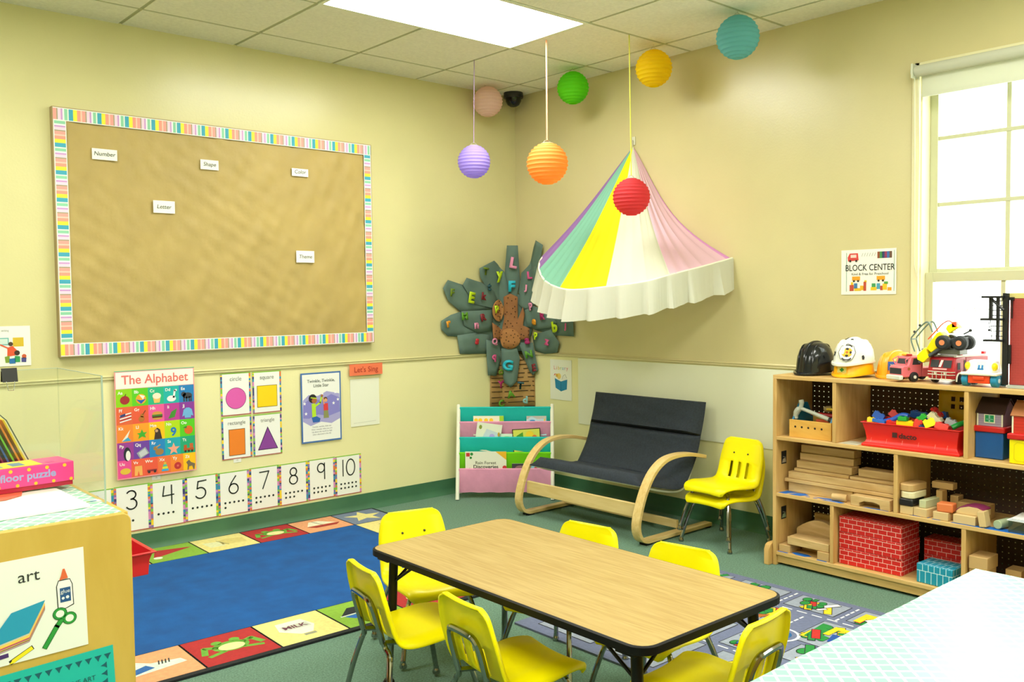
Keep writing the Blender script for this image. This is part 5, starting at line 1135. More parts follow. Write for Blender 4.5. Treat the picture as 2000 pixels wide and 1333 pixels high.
# ------------------------------------------------------------ hard hats on top of the shelf
def hat(label, loc, c, rx, ry, h, rot, brim=.02, tilt=(0, 0), rib=True, rough=.15, crown=0):
    t = thing('toy_hard_hat', label, 'toy hard hat', loc, (tilt[0], tilt[1], rot)); m_ = P(c, rough); q = MB()
    pr = [(1.0+brim, .0), (1.0+brim*1.6, .004), (1.0+brim, .010), (1.0, .014), (.985, h*.3), (.93, h*.56), (.80, h*.78), (.58, h*.92), (.3, h*.985), (.0005, h)]
    vs = []; K = len(pr); n = 36; fs = []
    for k in range(n):
        a = 2*math.pi*k/n; fwd = max(0, math.cos(a))**3
        for i, (r, z) in enumerate(pr):
            rr = r+(.26*fwd if i <= 2 else (.05*fwd if i == 3 else 0)); zz = z-(.012*fwd if i <= 2 else 0)+(.012 if i <= 2 else 0)
            vs.append((rx*rr*math.cos(a), ry*rr*math.sin(a), zz))
    for k in range(n):
        k2 = (k+1) % n
        for i in range(K-1): fs.append((k*K+i, k2*K+i, k2*K+i+1, k*K+i+1))
    q.add(vs, fs, m_); q.build('shell', t, angle=50)
    if rib:
        q = MB()
        for off, w_ in ((0, .006), (-.42, .0028), (.42, .0028)):
            half = [(rx*math.sqrt(max(0, r*r-off*off)), ry*off, z) for r, z in pr[3:] if r*r > off*off]
            pts = half+[(-a, b, c_) for a, b, c_ in half[::-1]][(1 if off == 0 else 0):]
            q.tube(cr([Vector(p) for p in pts], 3), w_, m_, 8)
        q.build('ridge', t)
    return t
hat('black toy hard hat at the left end of the shelf top', (-.31, -2.500, .921), '14161a', .108, .082, .155, R_(180), .03, rib=True)
y1h = hat('yellow toy hard hat under the white one, with a green cross sticker', (-.30, -2.690, .921), 'fdbf12', .100, .086, .115, R_(180), .03, rib=False, rough=.3)
q = Art(); q.sheet(-.022, 0, .022, .026, 'd9d27a', .0005); q.rect(-.004, .004, .004, .022, '2a9a2c', 2); q.rect(-.010, .009, .010, .017, '2a9a2c', 2); o = q.build('sticker', y1h); o.matrix_local = Matrix.Translation((.1045, -.004, .022)) @ Matrix.Rotation(math.pi/2, 4, 'Z') @ Matrix.Rotation(R_(-6), 4, 'X')
wh = hat('white toy fire helmet with black spots, stacked on a yellow one', (-.30, -2.690, .973), 'eef0e6', .104, .086, .125, R_(180), .02, rib=True, rough=.3)
def onhat(par, rx, ry, h, az, el, art, nm='sticker', sc=1.015):
    a, e = R_(az), R_(el); p = Vector((rx*math.cos(a)*math.cos(e), ry*math.sin(a)*math.cos(e), h*math.sin(e)))*sc
    n = Vector((p.x/rx**2, p.y/ry**2, p.z/h**2)).normalized(); up_ = Vector((0, 0, 1)); r_ = up_.cross(n).normalized(); u_ = n.cross(r_)
    o = art.build(nm, par); m_ = Matrix((r_, -n, u_)).transposed().to_4x4(); m_.translation = p; o.matrix_local = m_; return o
def emblem():
    q = Art(); q.EPS = .0004; q.T = Matrix.Diagonal((1.3, 1, 1.25, 1)); q.circ(0, 0, .030, '1a1a1a', 1, .036, 8); q.circ(0, 0, .028, 'f2f2ea', 2, .034, 8); q.circ(0, 0, .0165, '2a2418', 3, .0185, 8)
    for k in range(4):
        a = k*math.pi/2+.78; q.poly([(.0, .0), (.020*math.cos(a-.4), .020*math.sin(a-.4)), (.020*math.cos(a+.4), .020*math.sin(a+.4))], 'e8b020', 4)
    q.circ(0, 0, .009, 'f0c830', 5); q.circ(0, 0, .005, 'c86a20', 6); q.line(arc(0, 0, .024, .029, 130, 50), .004, '3a3a36', 4); q.line(arc(0, 0, .024, .029, 230, 310), .004, '3a3a36', 4); return q
onhat(wh, .104, .086, .125, 12, 28, emblem(), sc=1.07)
for az, el, s_ in ((-40, 36, 2.0), (-40, 25, 1.0), (-62, 62, 1.1), (60, 46, 1.2), (-70, 22, 1.1), (58, 18, .9), (-30, 70, 1.0), (20, 64, .9), (-58, 42, .8)):
    q = Art(); q.poly([(-.006*s_, -.010*s_), (.004*s_, -.012*s_), (.009*s_, 0), (.005*s_, .012*s_), (-.006*s_, .009*s_)], '17181a', 1); onhat(wh, .104, .086, .125, az, el, q, 'spot', 1.05)
yh = hat('orange-yellow toy hard hat with a blue and white sticker, behind the pink truck', (-.235, -2.860, .921), 'f7a81e', .095, .080, .120, R_(180), .02, rib=True, rough=.3)
q = Art(); q.EPS = .0004; q.sheet(-.032, -.012, .032, .028, '1b4f9e', .0006); q.text('Whiz', 0, .002, .019, 'f4e24a', 2, bold=.03); q.text('KIDS', 0, -.009, .010, 'f4f4f4', 2, bold=.02); q.text('THE', 0, .019, .008, 'f4f4f4', 2, bold=.02); onhat(yh, .095, .080, .120, 28, 22, q, sc=1.12)

# ------------------------------------------------------------ toy vehicles (front towards -x)
def wheel(q, x, y, r, w_, tyre, hub, sgn=1):
    q.lathe([(.0005, -w_/2), (r*.8, -w_/2), (r, -w_/2+.003), (r, w_/2-.003), (r*.8, w_/2), (.0005, w_/2)], tyre, n=20)
def wheels(t, spec, tyre='17181a', hub='e6e6de'):
    for x, y, r, w_ in spec:
        sg = 1 if y > 0 else -1; q = MB(); q.T = Matrix.Translation((x, y, r)) @ Matrix.Rotation(math.pi/2, 4, 'X')
        q.lathe([(.0005, -w_/2), (r*.8, -w_/2), (r, -w_/2+.002), (r, w_/2-.002), (r*.8, w_/2), (.0005, w_/2)], P(tyre, .6), n=20); wl = q.build('wheel', t)
        g = MB(); g.T = Matrix.Translation((x, y+sg*w_/2, r)) @ Matrix.Rotation(math.pi/2, 4, 'X'); g.lathe([(.0005, -.002), (r*.34, -.002), (r*.34, .002), (.0005, .002)], P(hub, .4), n=12); g.build('hub', wl)
def frame_at(t): return t
GL = '2b2f33'
# pink truck
t = thing('toy_truck', 'pink toy truck with black grille between the hard hats and the fire engine', 'toy truck', (-.440, -2.955, .9212), R_(-24)); t.scale = (1.12, 1.12, 1.12)
PKT = P('e0707c', .35); q = MB()
q.prism([(.0, .018), (.0, .055), (.006, .062), (.028, .064), (.040, .096), (.092, .098), (.092, .018)], 'y', -.036, .036, PKT); q.build('cab', t, bevel=.004)
q = MB(); q.bx((.094, -.036, .018), (.20, .036, .052), PKT); q.bx((.094, -.036, .052), (.098, .036, .098), PKT); q.build('bed', t, bevel=.002)
a = Art(); a.rect(-.031, .030, .031, .053, GL, 1); o = a.build('grille', t); place(o, (-.0007, 0, 0), (0, 0, -math.pi/2))
a = Art(); a.rect(-.026, .003, .026, .024, GL, 1); o = a.build('windshield', t); o.matrix_local = Matrix.Translation((.0285, 0, .0655)) @ Matrix.Rotation(-math.pi/2, 4, 'Z') @ Matrix.Rotation(R_(-20), 4, 'X')
a = Art(); a.poly([(.046, .066), (.084, .066), (.084, .090), (.052, .090)], GL, 1); a.circ(.030, .050, .006, 'a5562a', 1); o = a.build('side_window', t); place(o, (0, -.0365, 0), 0)
q = MB(); q.bx((-.014, -.038, .008), (.004, .038, .026), P('d8dcd0', .3)); q.build('bumper', t, bevel=.004); q = MB(); q.bx((.050, -.014, .098), (.066, .002, .106), P('b82020', .3)); q.bx((.050, .004, .098), (.066, .028, .105), P('f0b020', .3)); q.build('roof_lights', t, bevel=.002)
q = MB(); q.tube([(.024, -.03, .064), (.016, -.034, .085), (.040, -.034, .096)], .0022, PKT, 6); q.tube([(.024, .03, .064), (.016, .034, .085), (.040, .034, .096)], .0022, PKT, 6); q.build('mirror_bars', t)
wheels(t, [(.052, -.036, .019, .016), (.052, .036, .019, .016), (.155, -.036, .019, .016), (.155, .036, .019, .016)])
# fire engine
t = thing('toy_fire_engine', 'red toy fire engine with chrome bars and white wheel arches', 'toy truck', (-.425, -3.140, .9212), R_(-10))
FR_ = P('b3202a', .3); q = MB(); q.prism([(.0, .022), (-.002, .060), (.012, .108), (.020, .112), (.085, .112), (.085, .022)], 'y', -.058, .058, FR_); q.build('cab', t, bevel=.004)
q = MB(); q.bx((.087, -.056, .022), (.25, .056, .112), FR_); q.build('rear_body', t, bevel=.003)
a = Art(); a.rect(-.047, .004, -.010, .036, GL, 1); a.rect(.010, .004, .047, .036, GL, 1); a.poly([(-.009, .006), (.002, .006), (.009, .036), (-.002, .036)], 'e8e8e0', 2); a.rect(-.034, -.006, .030, .001, 'e8a0a0', 2); o = a.build('windshield', t); o.matrix_local = Matrix.Translation((-.0028, 0, .0655)) @ Matrix.Rotation(-math.pi/2, 4, 'Z') @ Matrix.Rotation(R_(-16), 4, 'X')
a = Art(); a.rect(.024, .062, .044, .090, GL, 1); a.rect(.070, .030, .082, .100, '3a1216', 1); a.text('fire', .056, .05, .016, 'e8e0d8', 2, rot=math.pi/2); a.circ(.14, .084, .009, 'c8a050', 1); a.circ(.14, .084, .006, 'e8e0c8', 2); a.circ(.115, .075, .005, '3a3a3a', 2); o = a.build('side_print', t); place(o, (0, -.0587, 0), 0)
q = MB(); CM = P('b9b4a4', .25)
for z in (.052, .040, .020): q.tube([(.006, -.060, z), (-.012, -.050, z), (-.012, .050, z), (.006, .060, z)], .0022, CM, 6)
for y in (-.030, -.012, .012, .030): q.tube([(-.012, y, .020), (-.012, y, .052)], .0018, CM, 6)
q.build('grille_bars', t)
for y in (-.022, .022): q = MB(); q.cyl((-.006, y, .046), (.0, y, .046), .006, P('f0f0e0', .3), 12); q.build('headlight', t)
for sg in (-1, 1):
    q = MB(); q.tube(crv([(.018, sg*.0595, .012), (.022, sg*.0595, .034), (.036, sg*.0595, .046), (.056, sg*.0595, .046), (.070, sg*.0595, .034), (.074, sg*.0595, .012)], 3), .0035, P('dfe2d2', .4), 6); q.tube(crv([(.158, sg*.0595, .012), (.162, sg*.0595, .034), (.176, sg*.0595, .046), (.196, sg*.0595, .046), (.21, sg*.0595, .034), (.214, sg*.0595, .012)], 3), .0035, P('dfe2d2', .4), 6); q.build('wheel_arch', t)
q = MB(); q.bx((.03, -.05, .112), (.24, -.04, .120), P('e8e8e0', .3)); q.bx((.03, .04, .112), (.24, .05, .120), P('e8e8e0', .3)); [q.bx((.04+k*.022, -.04, .114), (.046+k*.022, .04, .118), P('e8e8e0', .3)) for k in range(9)]; q.bx((.055, -.052, .120), (.07, -.038, .131), P('e02030', .3)); q.bx((.225, -.052, .120), (.24, -.038, .131), P('e02030', .3)); q.build('ladder', t)
wheels(t, [(.046, -.054, .022, .018), (.046, .054, .022, .018), (.186, -.054, .022, .018), (.186, .054, .022, .018)], '22242a', '6a7076')
# grey flatbed toy on the fire engine
t = thing('toy_flatbed', 'grey toy truck body lying on top of the fire engine', 'toy truck', (-.390, -3.105, 1.0435), R_(-4))
GYM = P('8b8f8c', .45); q = MB(); q.box((.03, -.02, .012), (.07, .165, .022), GYM); q.build('bed', t, bevel=.003)
q = MB(); q.prism([(-.058, .023), (-.052, .040), (-.044, .050), (-.012, .050), (.0, .036), (.004, .023)][::-1], 'x', .005, .050, GYM) ; q.T = Matrix.Identity(4); q.build('cab', t, bevel=.002)
a = Art(); a.poly([(.008, .030), (.038, .030), (.032, .045), (.012, .045)], '262a2c', 1); o = a.build('window', t); place(o, (.0042, 0.032-.032, 0), (0, 0, -math.pi/2)); o.location = (.0042, .0, 0)
# yellow loader
t = thing('toy_loader', 'yellow toy loader with big wheels and orange bars, tilted on the toy pile', 'toy digger', (-.40, -3.140, 1.099), (R_(-3), 0, R_(0))); t.scale = (1.12, 1.12, 1.12)
YL = P('ffe60a', .3); q = MB(); DG_ = P('4a4f54', .45)
# y to the left is +; the nose dips to the left and down
q.T = Matrix.Rotation(R_(-32), 4, 'X')
q.prism([(.055, -.014), (.060, .010), (.030, .024), (-.004, .036), (-.018, .034), (-.022, .010), (-.012, -.012)], 'x', -.022, .022, YL); q.prism([(-.040, .008), (-.040, .030), (-.052, .038), (-.075, .034), (-.080, .008)], 'x', -.022, .022, YL); q.build('body', t, bevel=.003)
q = MB(); q.T = Matrix.Rotation(R_(-32), 4, 'X'); q.prism([(.062, .014), (.104, .006), (.112, -.008), (.100, -.030), (.070, -.024)], 'x', -.026, .026, YL); q.build('bucket', t, bevel=.002)
q = MB(); q.T = Matrix.Rotation(R_(-4), 4, 'X'); q.bx((-.020, -.085, -.012), (.020, .04, .008), DG_); q.T = Matrix.Rotation(R_(-32), 4, 'X'); q.bx((-.024, .0, -.024), (.024, .115, -.014), DG_); q.build('chassis', t, bevel=.002)
for y, z in ((-.012, -.010), (-.072, -.018)):
    for sg in (-1, 1):
        q = MB(); q.T = Matrix.Rotation(R_(-4), 4, 'X') @ Matrix.Translation((sg*.032, y, z+.006)) @ Matrix.Rotation(math.pi/2, 4, 'Y')
        q.lathe([(.0005, -.012), (.020, -.013), (.027, -.008), (.0275, .008), (.020, .013), (.0005, .012)], P('23272c', .6), n=20); wl = q.build('wheel', t)
        g = MB(); g.T = Matrix.Rotation(R_(-4), 4, 'X') @ Matrix.Translation((sg*.032+sg*.012, y, z+.006)) @ Matrix.Rotation(math.pi/2, 4, 'Y'); g.lathe([(.0005, -.002), (.010, -.002), (.010, .002), (.0005, .002)], P('f08a5a', .4), n=14); g.build('hub', wl)
q = MB(); GB = P('6a8078', .35)
for x in (-.022, .022): q.tube(crv([(x, .100, -.036), (x, .112, .010), (x, .100, .030), (x, .070, .062), (x, .050, .075), (x, .040, .066), (x, .030, .036)], 4), .003, GB, 6)
q.tube([(-.022, .112, .012), (.022, .112, .012)], .003, GB, 6); q.tube([(-.022, .055, .073), (.022, .055, .073)], .003, GB, 6); [q.ell(p, (.005, .005, .005), P('2a2c2c', .4), 8) for p in ((-.022, .098, .040), (-.022, .076, .064))]; q.build('roll_bar', t)
q = MB(); OG = P('f2602c', .35); q.tube(crv([(-.016, .050, .010), (-.016, .020, .040), (-.016, -.006, .066), (-.016, -.030, .076), (-.016, -.046, .060), (-.016, -.050, .040)], 4), .0025, OG, 6); q.bx((-.022, -.058, .052), (-.010, -.042, .072), OG); q.build('boom', t)
q = MB(); q.T = Matrix.Translation((0, -.0, .0)); q.tube([(-.01, -.078, -.005+.03), (-.01, -.100, .036)], .003, DG_, 6); q.ell((-.01, -.102, .038), (.006, .006, .006), P('2a2c2c', .4), 8); q.build('exhaust', t)
# white and blue car
t = thing('toy_car', 'white toy car with blue wheels, red front and yellow side pods', 'toy car', (-.450, -3.300, .9212), 0)
WC = P('f0f2e4', .3); q = MB(); q.prism([(.0, .048), (.0, .062), (.020, .066), (.030, .104), (.080, .106), (.105, .068), (.12, .048)], 'y', -.050, .050, WC); q.bx((-.006, -.070, .046), (.07, .070, .058), WC); q.build('body', t, bevel=.004)
q = MB(); q.bx((.002, -.042, .014), (.10, .042, .046), P('e8481f', .35)); q.bx((-.004, -.022, .028), (.002, .022, .042), P('e8481f', .35)); q.build('front_panel', t, bevel=.003)
for sg in (-1, 1):
    q = MB(); q.ell((.030, sg*.052, .082), (.020, .011, .017), P('f8dc10', .3), 14); q.build('side_pod', t)
a = Art(); a.rect(-.014, .010, .016, .034, 'cfe0e0', 1); a.rect(-.010, .004, -.003, .022, '2a7fc0', 2); a.rect(.003, .004, .010, .022, '2a7fc0', 2); a.rect(-.012, .002, .012, .008, '2a7fc0', 2); o = a.build('windshield', t); o.matrix_local = Matrix.Translation((.0192, 0, .0655)) @ Matrix.Rotation(-math.pi/2, 4, 'Z') @ Matrix.Rotation(R_(-14.5), 4, 'X')
wheels(t, [(.026, -.056, .026, .026), (.026, .056, .026, .026), (.10, -.056, .026, .026), (.10, .056, .026, .026)], '1a86b0', 'cfd8dc')
# toy fire station with a black fire escape
t = thing('toy_fire_station', 'tall red brick toy fire station with a black fire escape, at the right edge', 'toy building', (-.40, -3.472, .9212)); t.scale = (1, 1, .955)
q = MB(); q.bx((0, -.075, .012), (.13, .075, .372), brickmat('toy_red_brick', 'a83a38', '96302f', 24, .5, .25)); q.build('tower', t, bevel=.003)
q = MB(); q.bx((.0, -.078, .372), (.13, .078, .395), P('cfc17a', .5)); q.build('roof_edge', t, bevel=.002); q = MB(); q.bx((-.02, -.08, 0), (.14, .074, .012), P('a9b4b0', .5)); q.build('base', t)
BKP = P('141519', .4); q = MB(); q.bx((-.016, .076, .012), (-.002, .096, .395), BKP); q.bx((-.012, .066, .10), (-.002, .078, .18), BKP); q.bx((-.012, .062, .29), (-.004, .066, .37), BKP); q.bx((-.012, .058, .365), (.004, .10, .378), BKP); q.build('corner_post', t)
fe = MB()
for z, y1, in ((.375, .172), (.281, .176), (.192, .164)): fe.bx((-.03, .090, z), (.02, y1, z+.009), BKP)
fe.bx((-.02, .134, .281), (-.008, .147, .380), BKP); fe.bx((-.02, .108, .192), (-.008, .119, .380), BKP); fe.tube([(-.015, .14, .372), (-.015, .092, .325)], .0055, BKP, 6)
for z in (.302, .323, .344, .363, .215, .236, .257): fe.tube([(-.015, .092, z), (-.015, .140, z)], .0018, BKP, 5)
fe.tube([(-.015, .142, .281), (-.015, .136, .20)], .0014, P('8a8c90', .4), 5); fe.tube([(-.015, .148, .275), (-.015, .144, .245)], .0014, BKP, 5); fe.ell((-.015, .146, .240), (.005, .006, .005), BKP, 8); fe.build('fire_escape', t)

# ------------------------------------------------------------ art cabinet at the left
KX0, KX1, KY0, KY1, KT = -3.97, -3.560, -2.650, -1.48, .815
t = thing('art_cabinet', 'yellowish wooden low cabinet with a patterned top at the left edge', 'cabinet', (0, 0, 0))
CB = wood('maple_panel', 'd2b054', 'c8a548', 'Z', 3, .45, 5)
q = MB(); r_ = .02; pr = [(KX0, 0), (KX1, 0), (KX1, KT-r_)]+[(KX1-r_+r_*math.cos(R_(a)), KT-r_+r_*math.sin(R_(a))) for a in (20, 45, 70, 90)]+[(KX0, KT)]
q.prism(pr, 'y', KY0, KY0+.02, CB); q.build('end_panel', t, bevel=.002)
q = MB(); q.bx((KX0, KY1-.02, 0), (KX1, KY1, KT), CB); q.build('end_panel', t, bevel=.002)
q = MB(); q.bx((KX0, KY0+.02, KT-.02), (KX1, KY1-.02, KT-.001), CB); q.build('top_board', t, bevel=.002)
q = MB(); q.bx((KX0, KY0+.02, .02), (KX0+.012, KY1-.02, KT-.02), CB); q.build('back_panel', t)
for z in (.06, .31, .555): q = MB(); q.bx((KX0+.012, KY0+.02, z-.018), (KX1-.004, KY1-.02, z), CB); q.build('shelf', t)
MINT = mat('mint_pattern', 'e4f4ea', .3); nt = MINT.node_tree; tc = nt.nodes.new('ShaderNodeTexCoord'); L_ = nt.links
def mintify(m_, scale):
    nt = m_.node_tree; L = nt.links; b = nt.nodes['Principled BSDF']; tc = nt.nodes.new('ShaderNodeTexCoord'); mp = nt.nodes.new('ShaderNodeMapping'); L.new(tc.outputs['Object'], mp.inputs[0])
    n = nt.nodes.new('ShaderNodeTexNoise'); n.inputs['Scale'].default_value = 40; L.new(tc.outputs['Object'], n.inputs['Vector'])
    ad = nt.nodes.new('ShaderNodeMix'); ad.data_type = 'VECTOR'; ad.inputs[0].default_value = .004; L.new(mp.outputs[0], ad.inputs[4]); L.new(n.outputs[1], ad.inputs[5])
    sp = nt.nodes.new('ShaderNodeSeparateXYZ'); L.new(ad.outputs[1], sp.inputs[0])
    outs = []
    for s1, s2 in ((scale, scale*1.0), (scale, -scale*1.0)):
        m1 = nt.nodes.new('ShaderNodeMath'); m1.operation = 'MULTIPLY'; m1.inputs[1].default_value = s1; L.new(sp.outputs[0], m1.inputs[0])
        m2 = nt.nodes.new('ShaderNodeMath'); m2.operation = 'MULTIPLY_ADD'; m2.inputs[1].default_value = s2; L.new(sp.outputs[1], m2.inputs[0]); L.new(m1.outputs[0], m2.inputs[2])
        fr = nt.nodes.new('ShaderNodeMath'); fr.operation = 'FRACT'; L.new(m2.outputs[0], fr.inputs[0])
        lt = nt.nodes.new('ShaderNodeMath'); lt.operation = 'LESS_THAN'; lt.inputs[1].default_value = .20; L.new(fr.outputs[0], lt.inputs[0]); outs.append(lt)
    mx = nt.nodes.new('ShaderNodeMath'); mx.operation = 'MAXIMUM'; L.new(outs[0].outputs[0], mx.inputs[0]); L.new(outs[1].outputs[0], mx.inputs[1])
    mc = nt.nodes.new('ShaderNodeMix'); mc.data_type = 'RGBA'; mc.inputs[6].default_value = lin('8fceb6'); mc.inputs[7].default_value = lin('f2f6ee'); L.new(mx.outputs[0], mc.inputs[0]); L.new(mc.outputs[2], b.inputs['Base Color'])
mintify(MINT, 24)
q = MB(); q.bx((KX0+.002, KY0+.022, KT-.001), (KX1-.014, KY1-.022, KT+.0006), MINT); q.build('patterned_cover', t)
def lay(nm, art, label, cat, x, y, z, rz=0, group=None):
    o = art.build(nm); place(o, (x, y, z), (-math.pi/2, 0, rz)); return tag(o, label, cat, group)
# art sign: backpack, paper pile, glue, scissors, crayons
q = Art(); q.EPS = .0004; W_, H_ = .279, .222; q.sheet(-W_, 0, 0, H_, 'eef1ea', .0008)
q.text('art', -.112, H_-.052, .036, '2a2c2a', 2, sx=1.05)
GLU = -.043; q.poly([(GLU-.016, .095), (GLU-.017, .145), (GLU-.012, .158), (GLU+.012, .158), (GLU+.017, .145), (GLU+.018, .098), (GLU, .092)], '3a3c3c', 1); q.poly([(GLU-.014, .097), (GLU-.015, .145), (GLU-.011, .156), (GLU+.011, .156), (GLU+.015, .145), (GLU+.016, .1), (GLU, .094)], 'f6f7f2', 2)
q.poly([(GLU-.010, .158), (GLU+.008, .160), (GLU+.006, .168), (GLU+.002, .182), (GLU-.002, .182), (GLU-.006, .168)], 'e2683a', 3); q.rect(GLU-.010, .108, GLU+.012, .140, '23548c', 3); q.text('glue', GLU+.001, .128, .012, 'e8eef2', 4); q.circ(GLU-.004, .117, .003, 'e8eef2', 4); q.circ(GLU+.005, .118, .0035, 'e8eef2', 4)
for k, c in enumerate(['8f9aa0', 'e59aa0', '2f6f4a', 'f2b030', '8a5fa0', 'e8604a', 'f4d060']):
    dz = -.012+k*.0018; q.poly([(-.205, .040+dz), (-.118, .056+dz), (-.084, .118+dz), (-.084, .112+dz), (-.118, .050+dz), (-.205, .034+dz)], c, 1+k*.3)
q.poly([(-.205, .042), (-.118, .058), (-.083, .122), (-.150, .110)], '239ac0', 4)
SC = '2a9a3c'; q.line([(-.088, .018), (-.062, .058), (-.052, .070)], .011, '1c6a28', 2); q.line([(-.088, .018), (-.062, .058), (-.052, .070)], .008, SC, 3); 
for cx, cy in ((-.055, .084), (-.036, .070)): q.circ(cx, cy, .015, '1c6a28', 2, .014); q.circ(cx, cy, .0135, SC, 3, .0125); q.circ(cx, cy, .0085, 'eef1ea', 4, .008)
q.line([(-.155, .004), (-.114, .024)], .010, '2a2a20', 1); q.line([(-.150, .006), (-.115, .0235)], .008, 'f4e41c', 2); q.poly([(-.160, .0005), (-.150, .010), (-.146, .002)], 'f4e41c', 3); q.line([(-.225, .016), (-.162, .021)], .009, '4a2a70', 2)
q.poly([(-.30+.025, .085), (-.275, .150), (-.245, .165), (-.215, .158), (-.198, .135), (-.195, .092), (-.22, .080), (-.26, .075)], '2a2a20', 1); q.poly([(-.273, .087), (-.272, .150), (-.245, .163), (-.216, .156), (-.200, .134), (-.197, .094), (-.22, .083), (-.26, .078)], 'f2e21c', 2)
q.rect(-.24, .115, -.212, .148, 'dfe8f0', 3); q.rect(-.236, .118, -.229, .145, '2a5aa0', 4); q.rect(-.226, .118, -.220, .147, '8aa0c0', 4); q.line([(-.27, .098), (-.197, .108)], .003, '2a2a20', 3); q.line([(-.27, .092), (-.197, .101)], .003, '2a2a20', 3); q.line([(-.212, .118), (-.2, .124)], .002, '2a2a20', 3)
o = q.build('art_sign'); place(o, (-3.662, KY0-.002, .533), (0, R_(-1.0), 0)); tag(o, 'white art sign with glue bottle, scissors and paper pictures taped on the cabinet end', 'sign')
q = Art(); q.EPS = .0004; W_, H_ = .279, .216; q.sheet(-W_, 0, 0, H_, '17b8ac', .0008)
for k in range(13): u = -W_+.012+k*.0205; q.poly([(u, H_-.016), (u+.016, H_-.016), (u+.011, H_-.022), (u+.008, H_-.030), (u+.004, H_-.022)], '0c5a68', 1)
for k in range(9): v = H_-.034-k*.019; q.poly([(-.016, v), (-.016, v-.015), (-.022, v-.010), (-.030, v-.007), (-.022, v-.004)], '0c5a68', 1)
q.text('WHAT DO YOU DO IN THE ART', -.150, H_-.068, .0155, '14525c', 2, sx=.95); q.text('CENTER', -.150, H_-.100, .0155, '14525c', 2)
o = q.build('notice_sheet'); place(o, (-3.602, KY0-.002, .302), (0, R_(-2.0), 0)); tag(o, 'teal notice about the art center with a scalloped border, below the art sign', 'sign')
# red tray sticking out of the open side
t = thing('plastic_tray', 'red plastic tray sticking out of the side of the art cabinet', 'tray', (-3.600, -2.28, .5975), 0)
q = MB(); trough(q, .155, .165, .150, .158, .062, .005, P('d8222c', .35), .008); q.build('tub', t, bevel=.003)
# things on the cabinet top
q = Art(); q.EPS = .0003
o = MB(); o.box((0, 0, .0035), (.285, .265, .007), P('eef2e4', .5)); o = o.build('paper_stack', bevel=.001); place(o, (-3.760, -2.405, KT+.0012), R_(1)); tag(o, 'stack of white paper lying on the cabinet in front of the puzzle box', 'paper')
q = MB(); q.prism([(-.10, -.02), (-.06, -.045), (.0, -.055), (.045, -.03), (.07, .03), (-.10, .03)], 'z', 0, .0015, P('ea6a48', .6)); o = q.build('paper_cutout'); place(o, (-3.76, -2.295, KT+.0095), R_(8)); tag(o, 'orange paper shape peeking from under the pink puzzle box', 'paper')
q = Art(); q.rect(-.012, -.006, .006, .004, '6aa83a', 1); q.rect(-.004, -.008, .012, 0, '3a8ab0', 2); q.sheet(-.03, -.012, .022, .012, 'f0f4ea', .0002); lay('sticker_label', q, 'small green and blue sticker on the cabinet top near the edge', 'label', -3.594, -2.47, KT+.0012, R_(5))
t = thing('puzzle_box', 'pink floor puzzle box with yellow dots on the cabinet', 'puzzle box', (-3.767, -2.228, KT+.012), R_(4))
PKB = P('ee3f8e', .3); q = MB(); q.box((0, 0, .006), (.37, .104, .012), P('b01838', .4)); q.build('base', t)
q = MB(); q.box((0, 0, .036), (.376, .110, .050), PKB); q.build('lid', t, bevel=.0015)
a = Art(); a.EPS = .0003
for k in range(9): a.circ(-.175+k*.0425, .053, .0045, 'f5b820', 1); a.circ(-.160+k*.0425, .016, .0042, 'f5b820', 1)
a.rect(-.188, .010, -.045, .026, 'f58ac2', 1); a.text('floor puzzle', .078, .029, .026, '9a9cd0', 2, bold=.03, sx=1.05); a.text('24 pieces', -.04, .031, .009, '5a2040', 2); o = a.build('side_print', t); o.location = (0, -.0553, 0)
a = Art(); a.EPS = .0003; a.rect(-.185, -.048, .115, .046, 'f2cf3a', 1); [a.rect(-.15+k*.05, -.030, -.12+k*.05, .022, c, 2) for k, c in enumerate(['5a9a4a', 'd8c070', '4aa06a', '8a9a8a', '6a8a9a'])]; a.circ(.14, -.02, .012, 'd05a90', 1); a.rect(-.188, -.055, -.10, -.02, '3aa84a', 3); o = a.build('top_print', t); place(o, (0, 0, .0612), FLAT)
# clear acrylic guard standing on the cabinet
t = thing('acrylic_guard', 'clear acrylic guard panel standing on the art cabinet', 'clear panel', (KX1-.014, -2.145, KT+.0008))
AC = clear('acrylic', (.93, .95, .945), .06, .05); ED = P('9fb3a6', .3)
q = MB(); q.bx((-.003, -.375, 0), (0, -.003, .308), AC); q.build('side_panel', t)
q = MB(); q.bx((-.40, -.003, 0), (0, 0, .308), AC); q.build('back_panel', t)
q = MB(); q.bx((-.0035, -.376, 0), (.0005, -.3745, .308), ED); q.bx((-.003, -.375, .308), (0, 0, .3092), ED); q.bx((-.40, -.003, .308), (0, 0, .3092), ED); q.build('edges', t)
t = thing('binder_clip', 'black binder clip on the top edge of the clear guard', 'clip', (-3.692, -2.1465, KT+.3098))
q = MB(); q.prism([(-.012, -.030), (-.003, .006), (.003, .006), (.012, -.030), (.0105, -.030), (.003, 0.001), (-.003, .001), (-.0105, -.030)], 'x', -.018, .018, P('141414', .4)); q.build('spring', t)
q = MB(); q.tube([(-.010, -.012, -.028), (-.006, -.016, -.052), (.006, -.016, -.052), (.010, -.012, -.028)], .0009, CHR, 6); q.build('handle', t)
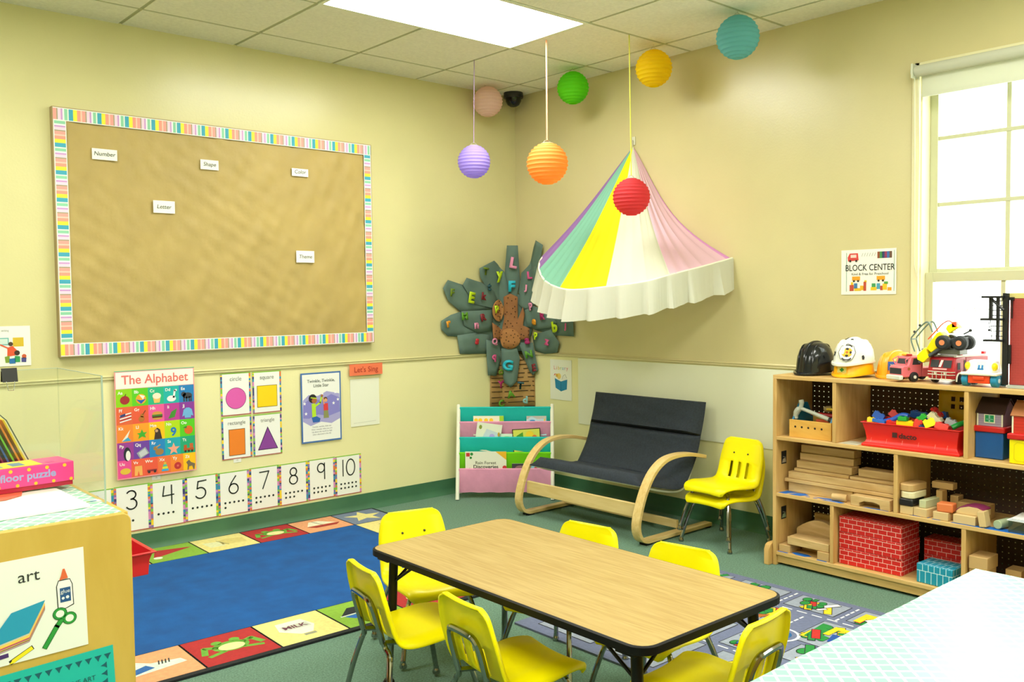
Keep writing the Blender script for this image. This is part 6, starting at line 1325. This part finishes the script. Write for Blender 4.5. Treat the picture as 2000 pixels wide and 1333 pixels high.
# hanging folders leaning in a wire stand behind the box
t = thing('file_stand', 'thin dark wire file stand behind the puzzle box', 'file stand', (-3.668, -1.95, KT+.0012)); t.scale = (1, 1, .95)
q = MB(); WR = P('2e4640', .4)
for y in (-.09, .09):
    q.tube([(.060, y, .004), (-.012, y, .175), (-.030, y, .195), (-.055, y, .200), (-.062, y, .185)], .0016, WR, 6); q.tube([(-.16, y, .004), (.060, y, .004)], .0016, WR, 6)
q.tube([(.060, -.09, .004), (.060, .09, .004)], .0016, WR, 6); q.tube([(-.16, -.09, .004), (-.16, .09, .004)], .0016, WR, 6); q.tube([(-.055, -.09, .2), (-.055, .09, .2)], .0016, WR, 6); q.build('wire', t)
for k, (c, nm) in enumerate([('f8d410', 'yellow'), ('f08a20', 'orange'), ('6ac020', 'lime green'), ('155a9c', 'blue'), ('7a1840', 'maroon'), ('8a8a20', 'olive'), ('e8e8f0', 'white'), ('3a3a50', 'dark grey'), ('b09a60', 'tan')]):
    q = MB(); q.prism([(.0, 0), (-.070, .170), (-.074, .168), (-.005, 0)], 'y', -.08, .08, P(c, .6)); o = q.build('file_folder'); place(o, (-3.668+.054-.0135*k, -1.95, KT+.0065)); o.scale = (1, 1, .96); tag(o, '%s paper folder leaning in the wire file stand' % nm, 'folder', 'folders in the file stand')

# ------------------------------------------------------------ white-topped cabinet at the lower right
t = thing('covered_cabinet', 'low cabinet with a white and mint patterned cover at the lower right', 'cabinet', (0, 0, 0))
AX0, AX1, AY0, AY1, AT = -3.25, -1.895, -4.42, -3.862, .600
q = MB(); q.bx((AX0, AY0, AT-.02), (AX1, AY1, AT-.001), CB); q.build('top_board', t, bevel=.002)
for x in (AX0, AX1-.02): q = MB(); q.bx((x, AY0, 0), (x+.02, AY1, AT-.02), CB); q.build('end_panel', t)
q = MB(); q.bx((AX0+.02, AY1-.012, .01), (AX1-.02, AY1, AT-.02), CB); q.build('back_panel', t)
for z in (.05, .30): q = MB(); q.bx((AX0+.02, AY0, z-.018), (AX1-.02, AY1-.012, z), CB); q.build('shelf', t)
M2 = mat('mint_pattern_large', 'e4f4ea', .28); mintify(M2, 25)
q = MB(); nx, ny = 40, 20; cr_ = random.Random(9)
G = [[(AX0+.004+(AX1-AX0-.002)*i/nx, AY0+.004+(AY1-AY0-.002)*j/ny, AT+.0012+.0008*math.sin(i*.7+j*.5)*math.cos(j*.9)) for i in range(nx+1)] for j in range(ny+1)]
q.grid(G, M2); q.bx((AX0+.004, AY0+.004, AT-.001), (AX1+.002, AY1+.002, AT+.0003), M2); q.build('patterned_cover', t)

# ------------------------------------------------------------ tidy up
bpy.data.objects.remove(_fo); bpy.data.curves.remove(_fc)
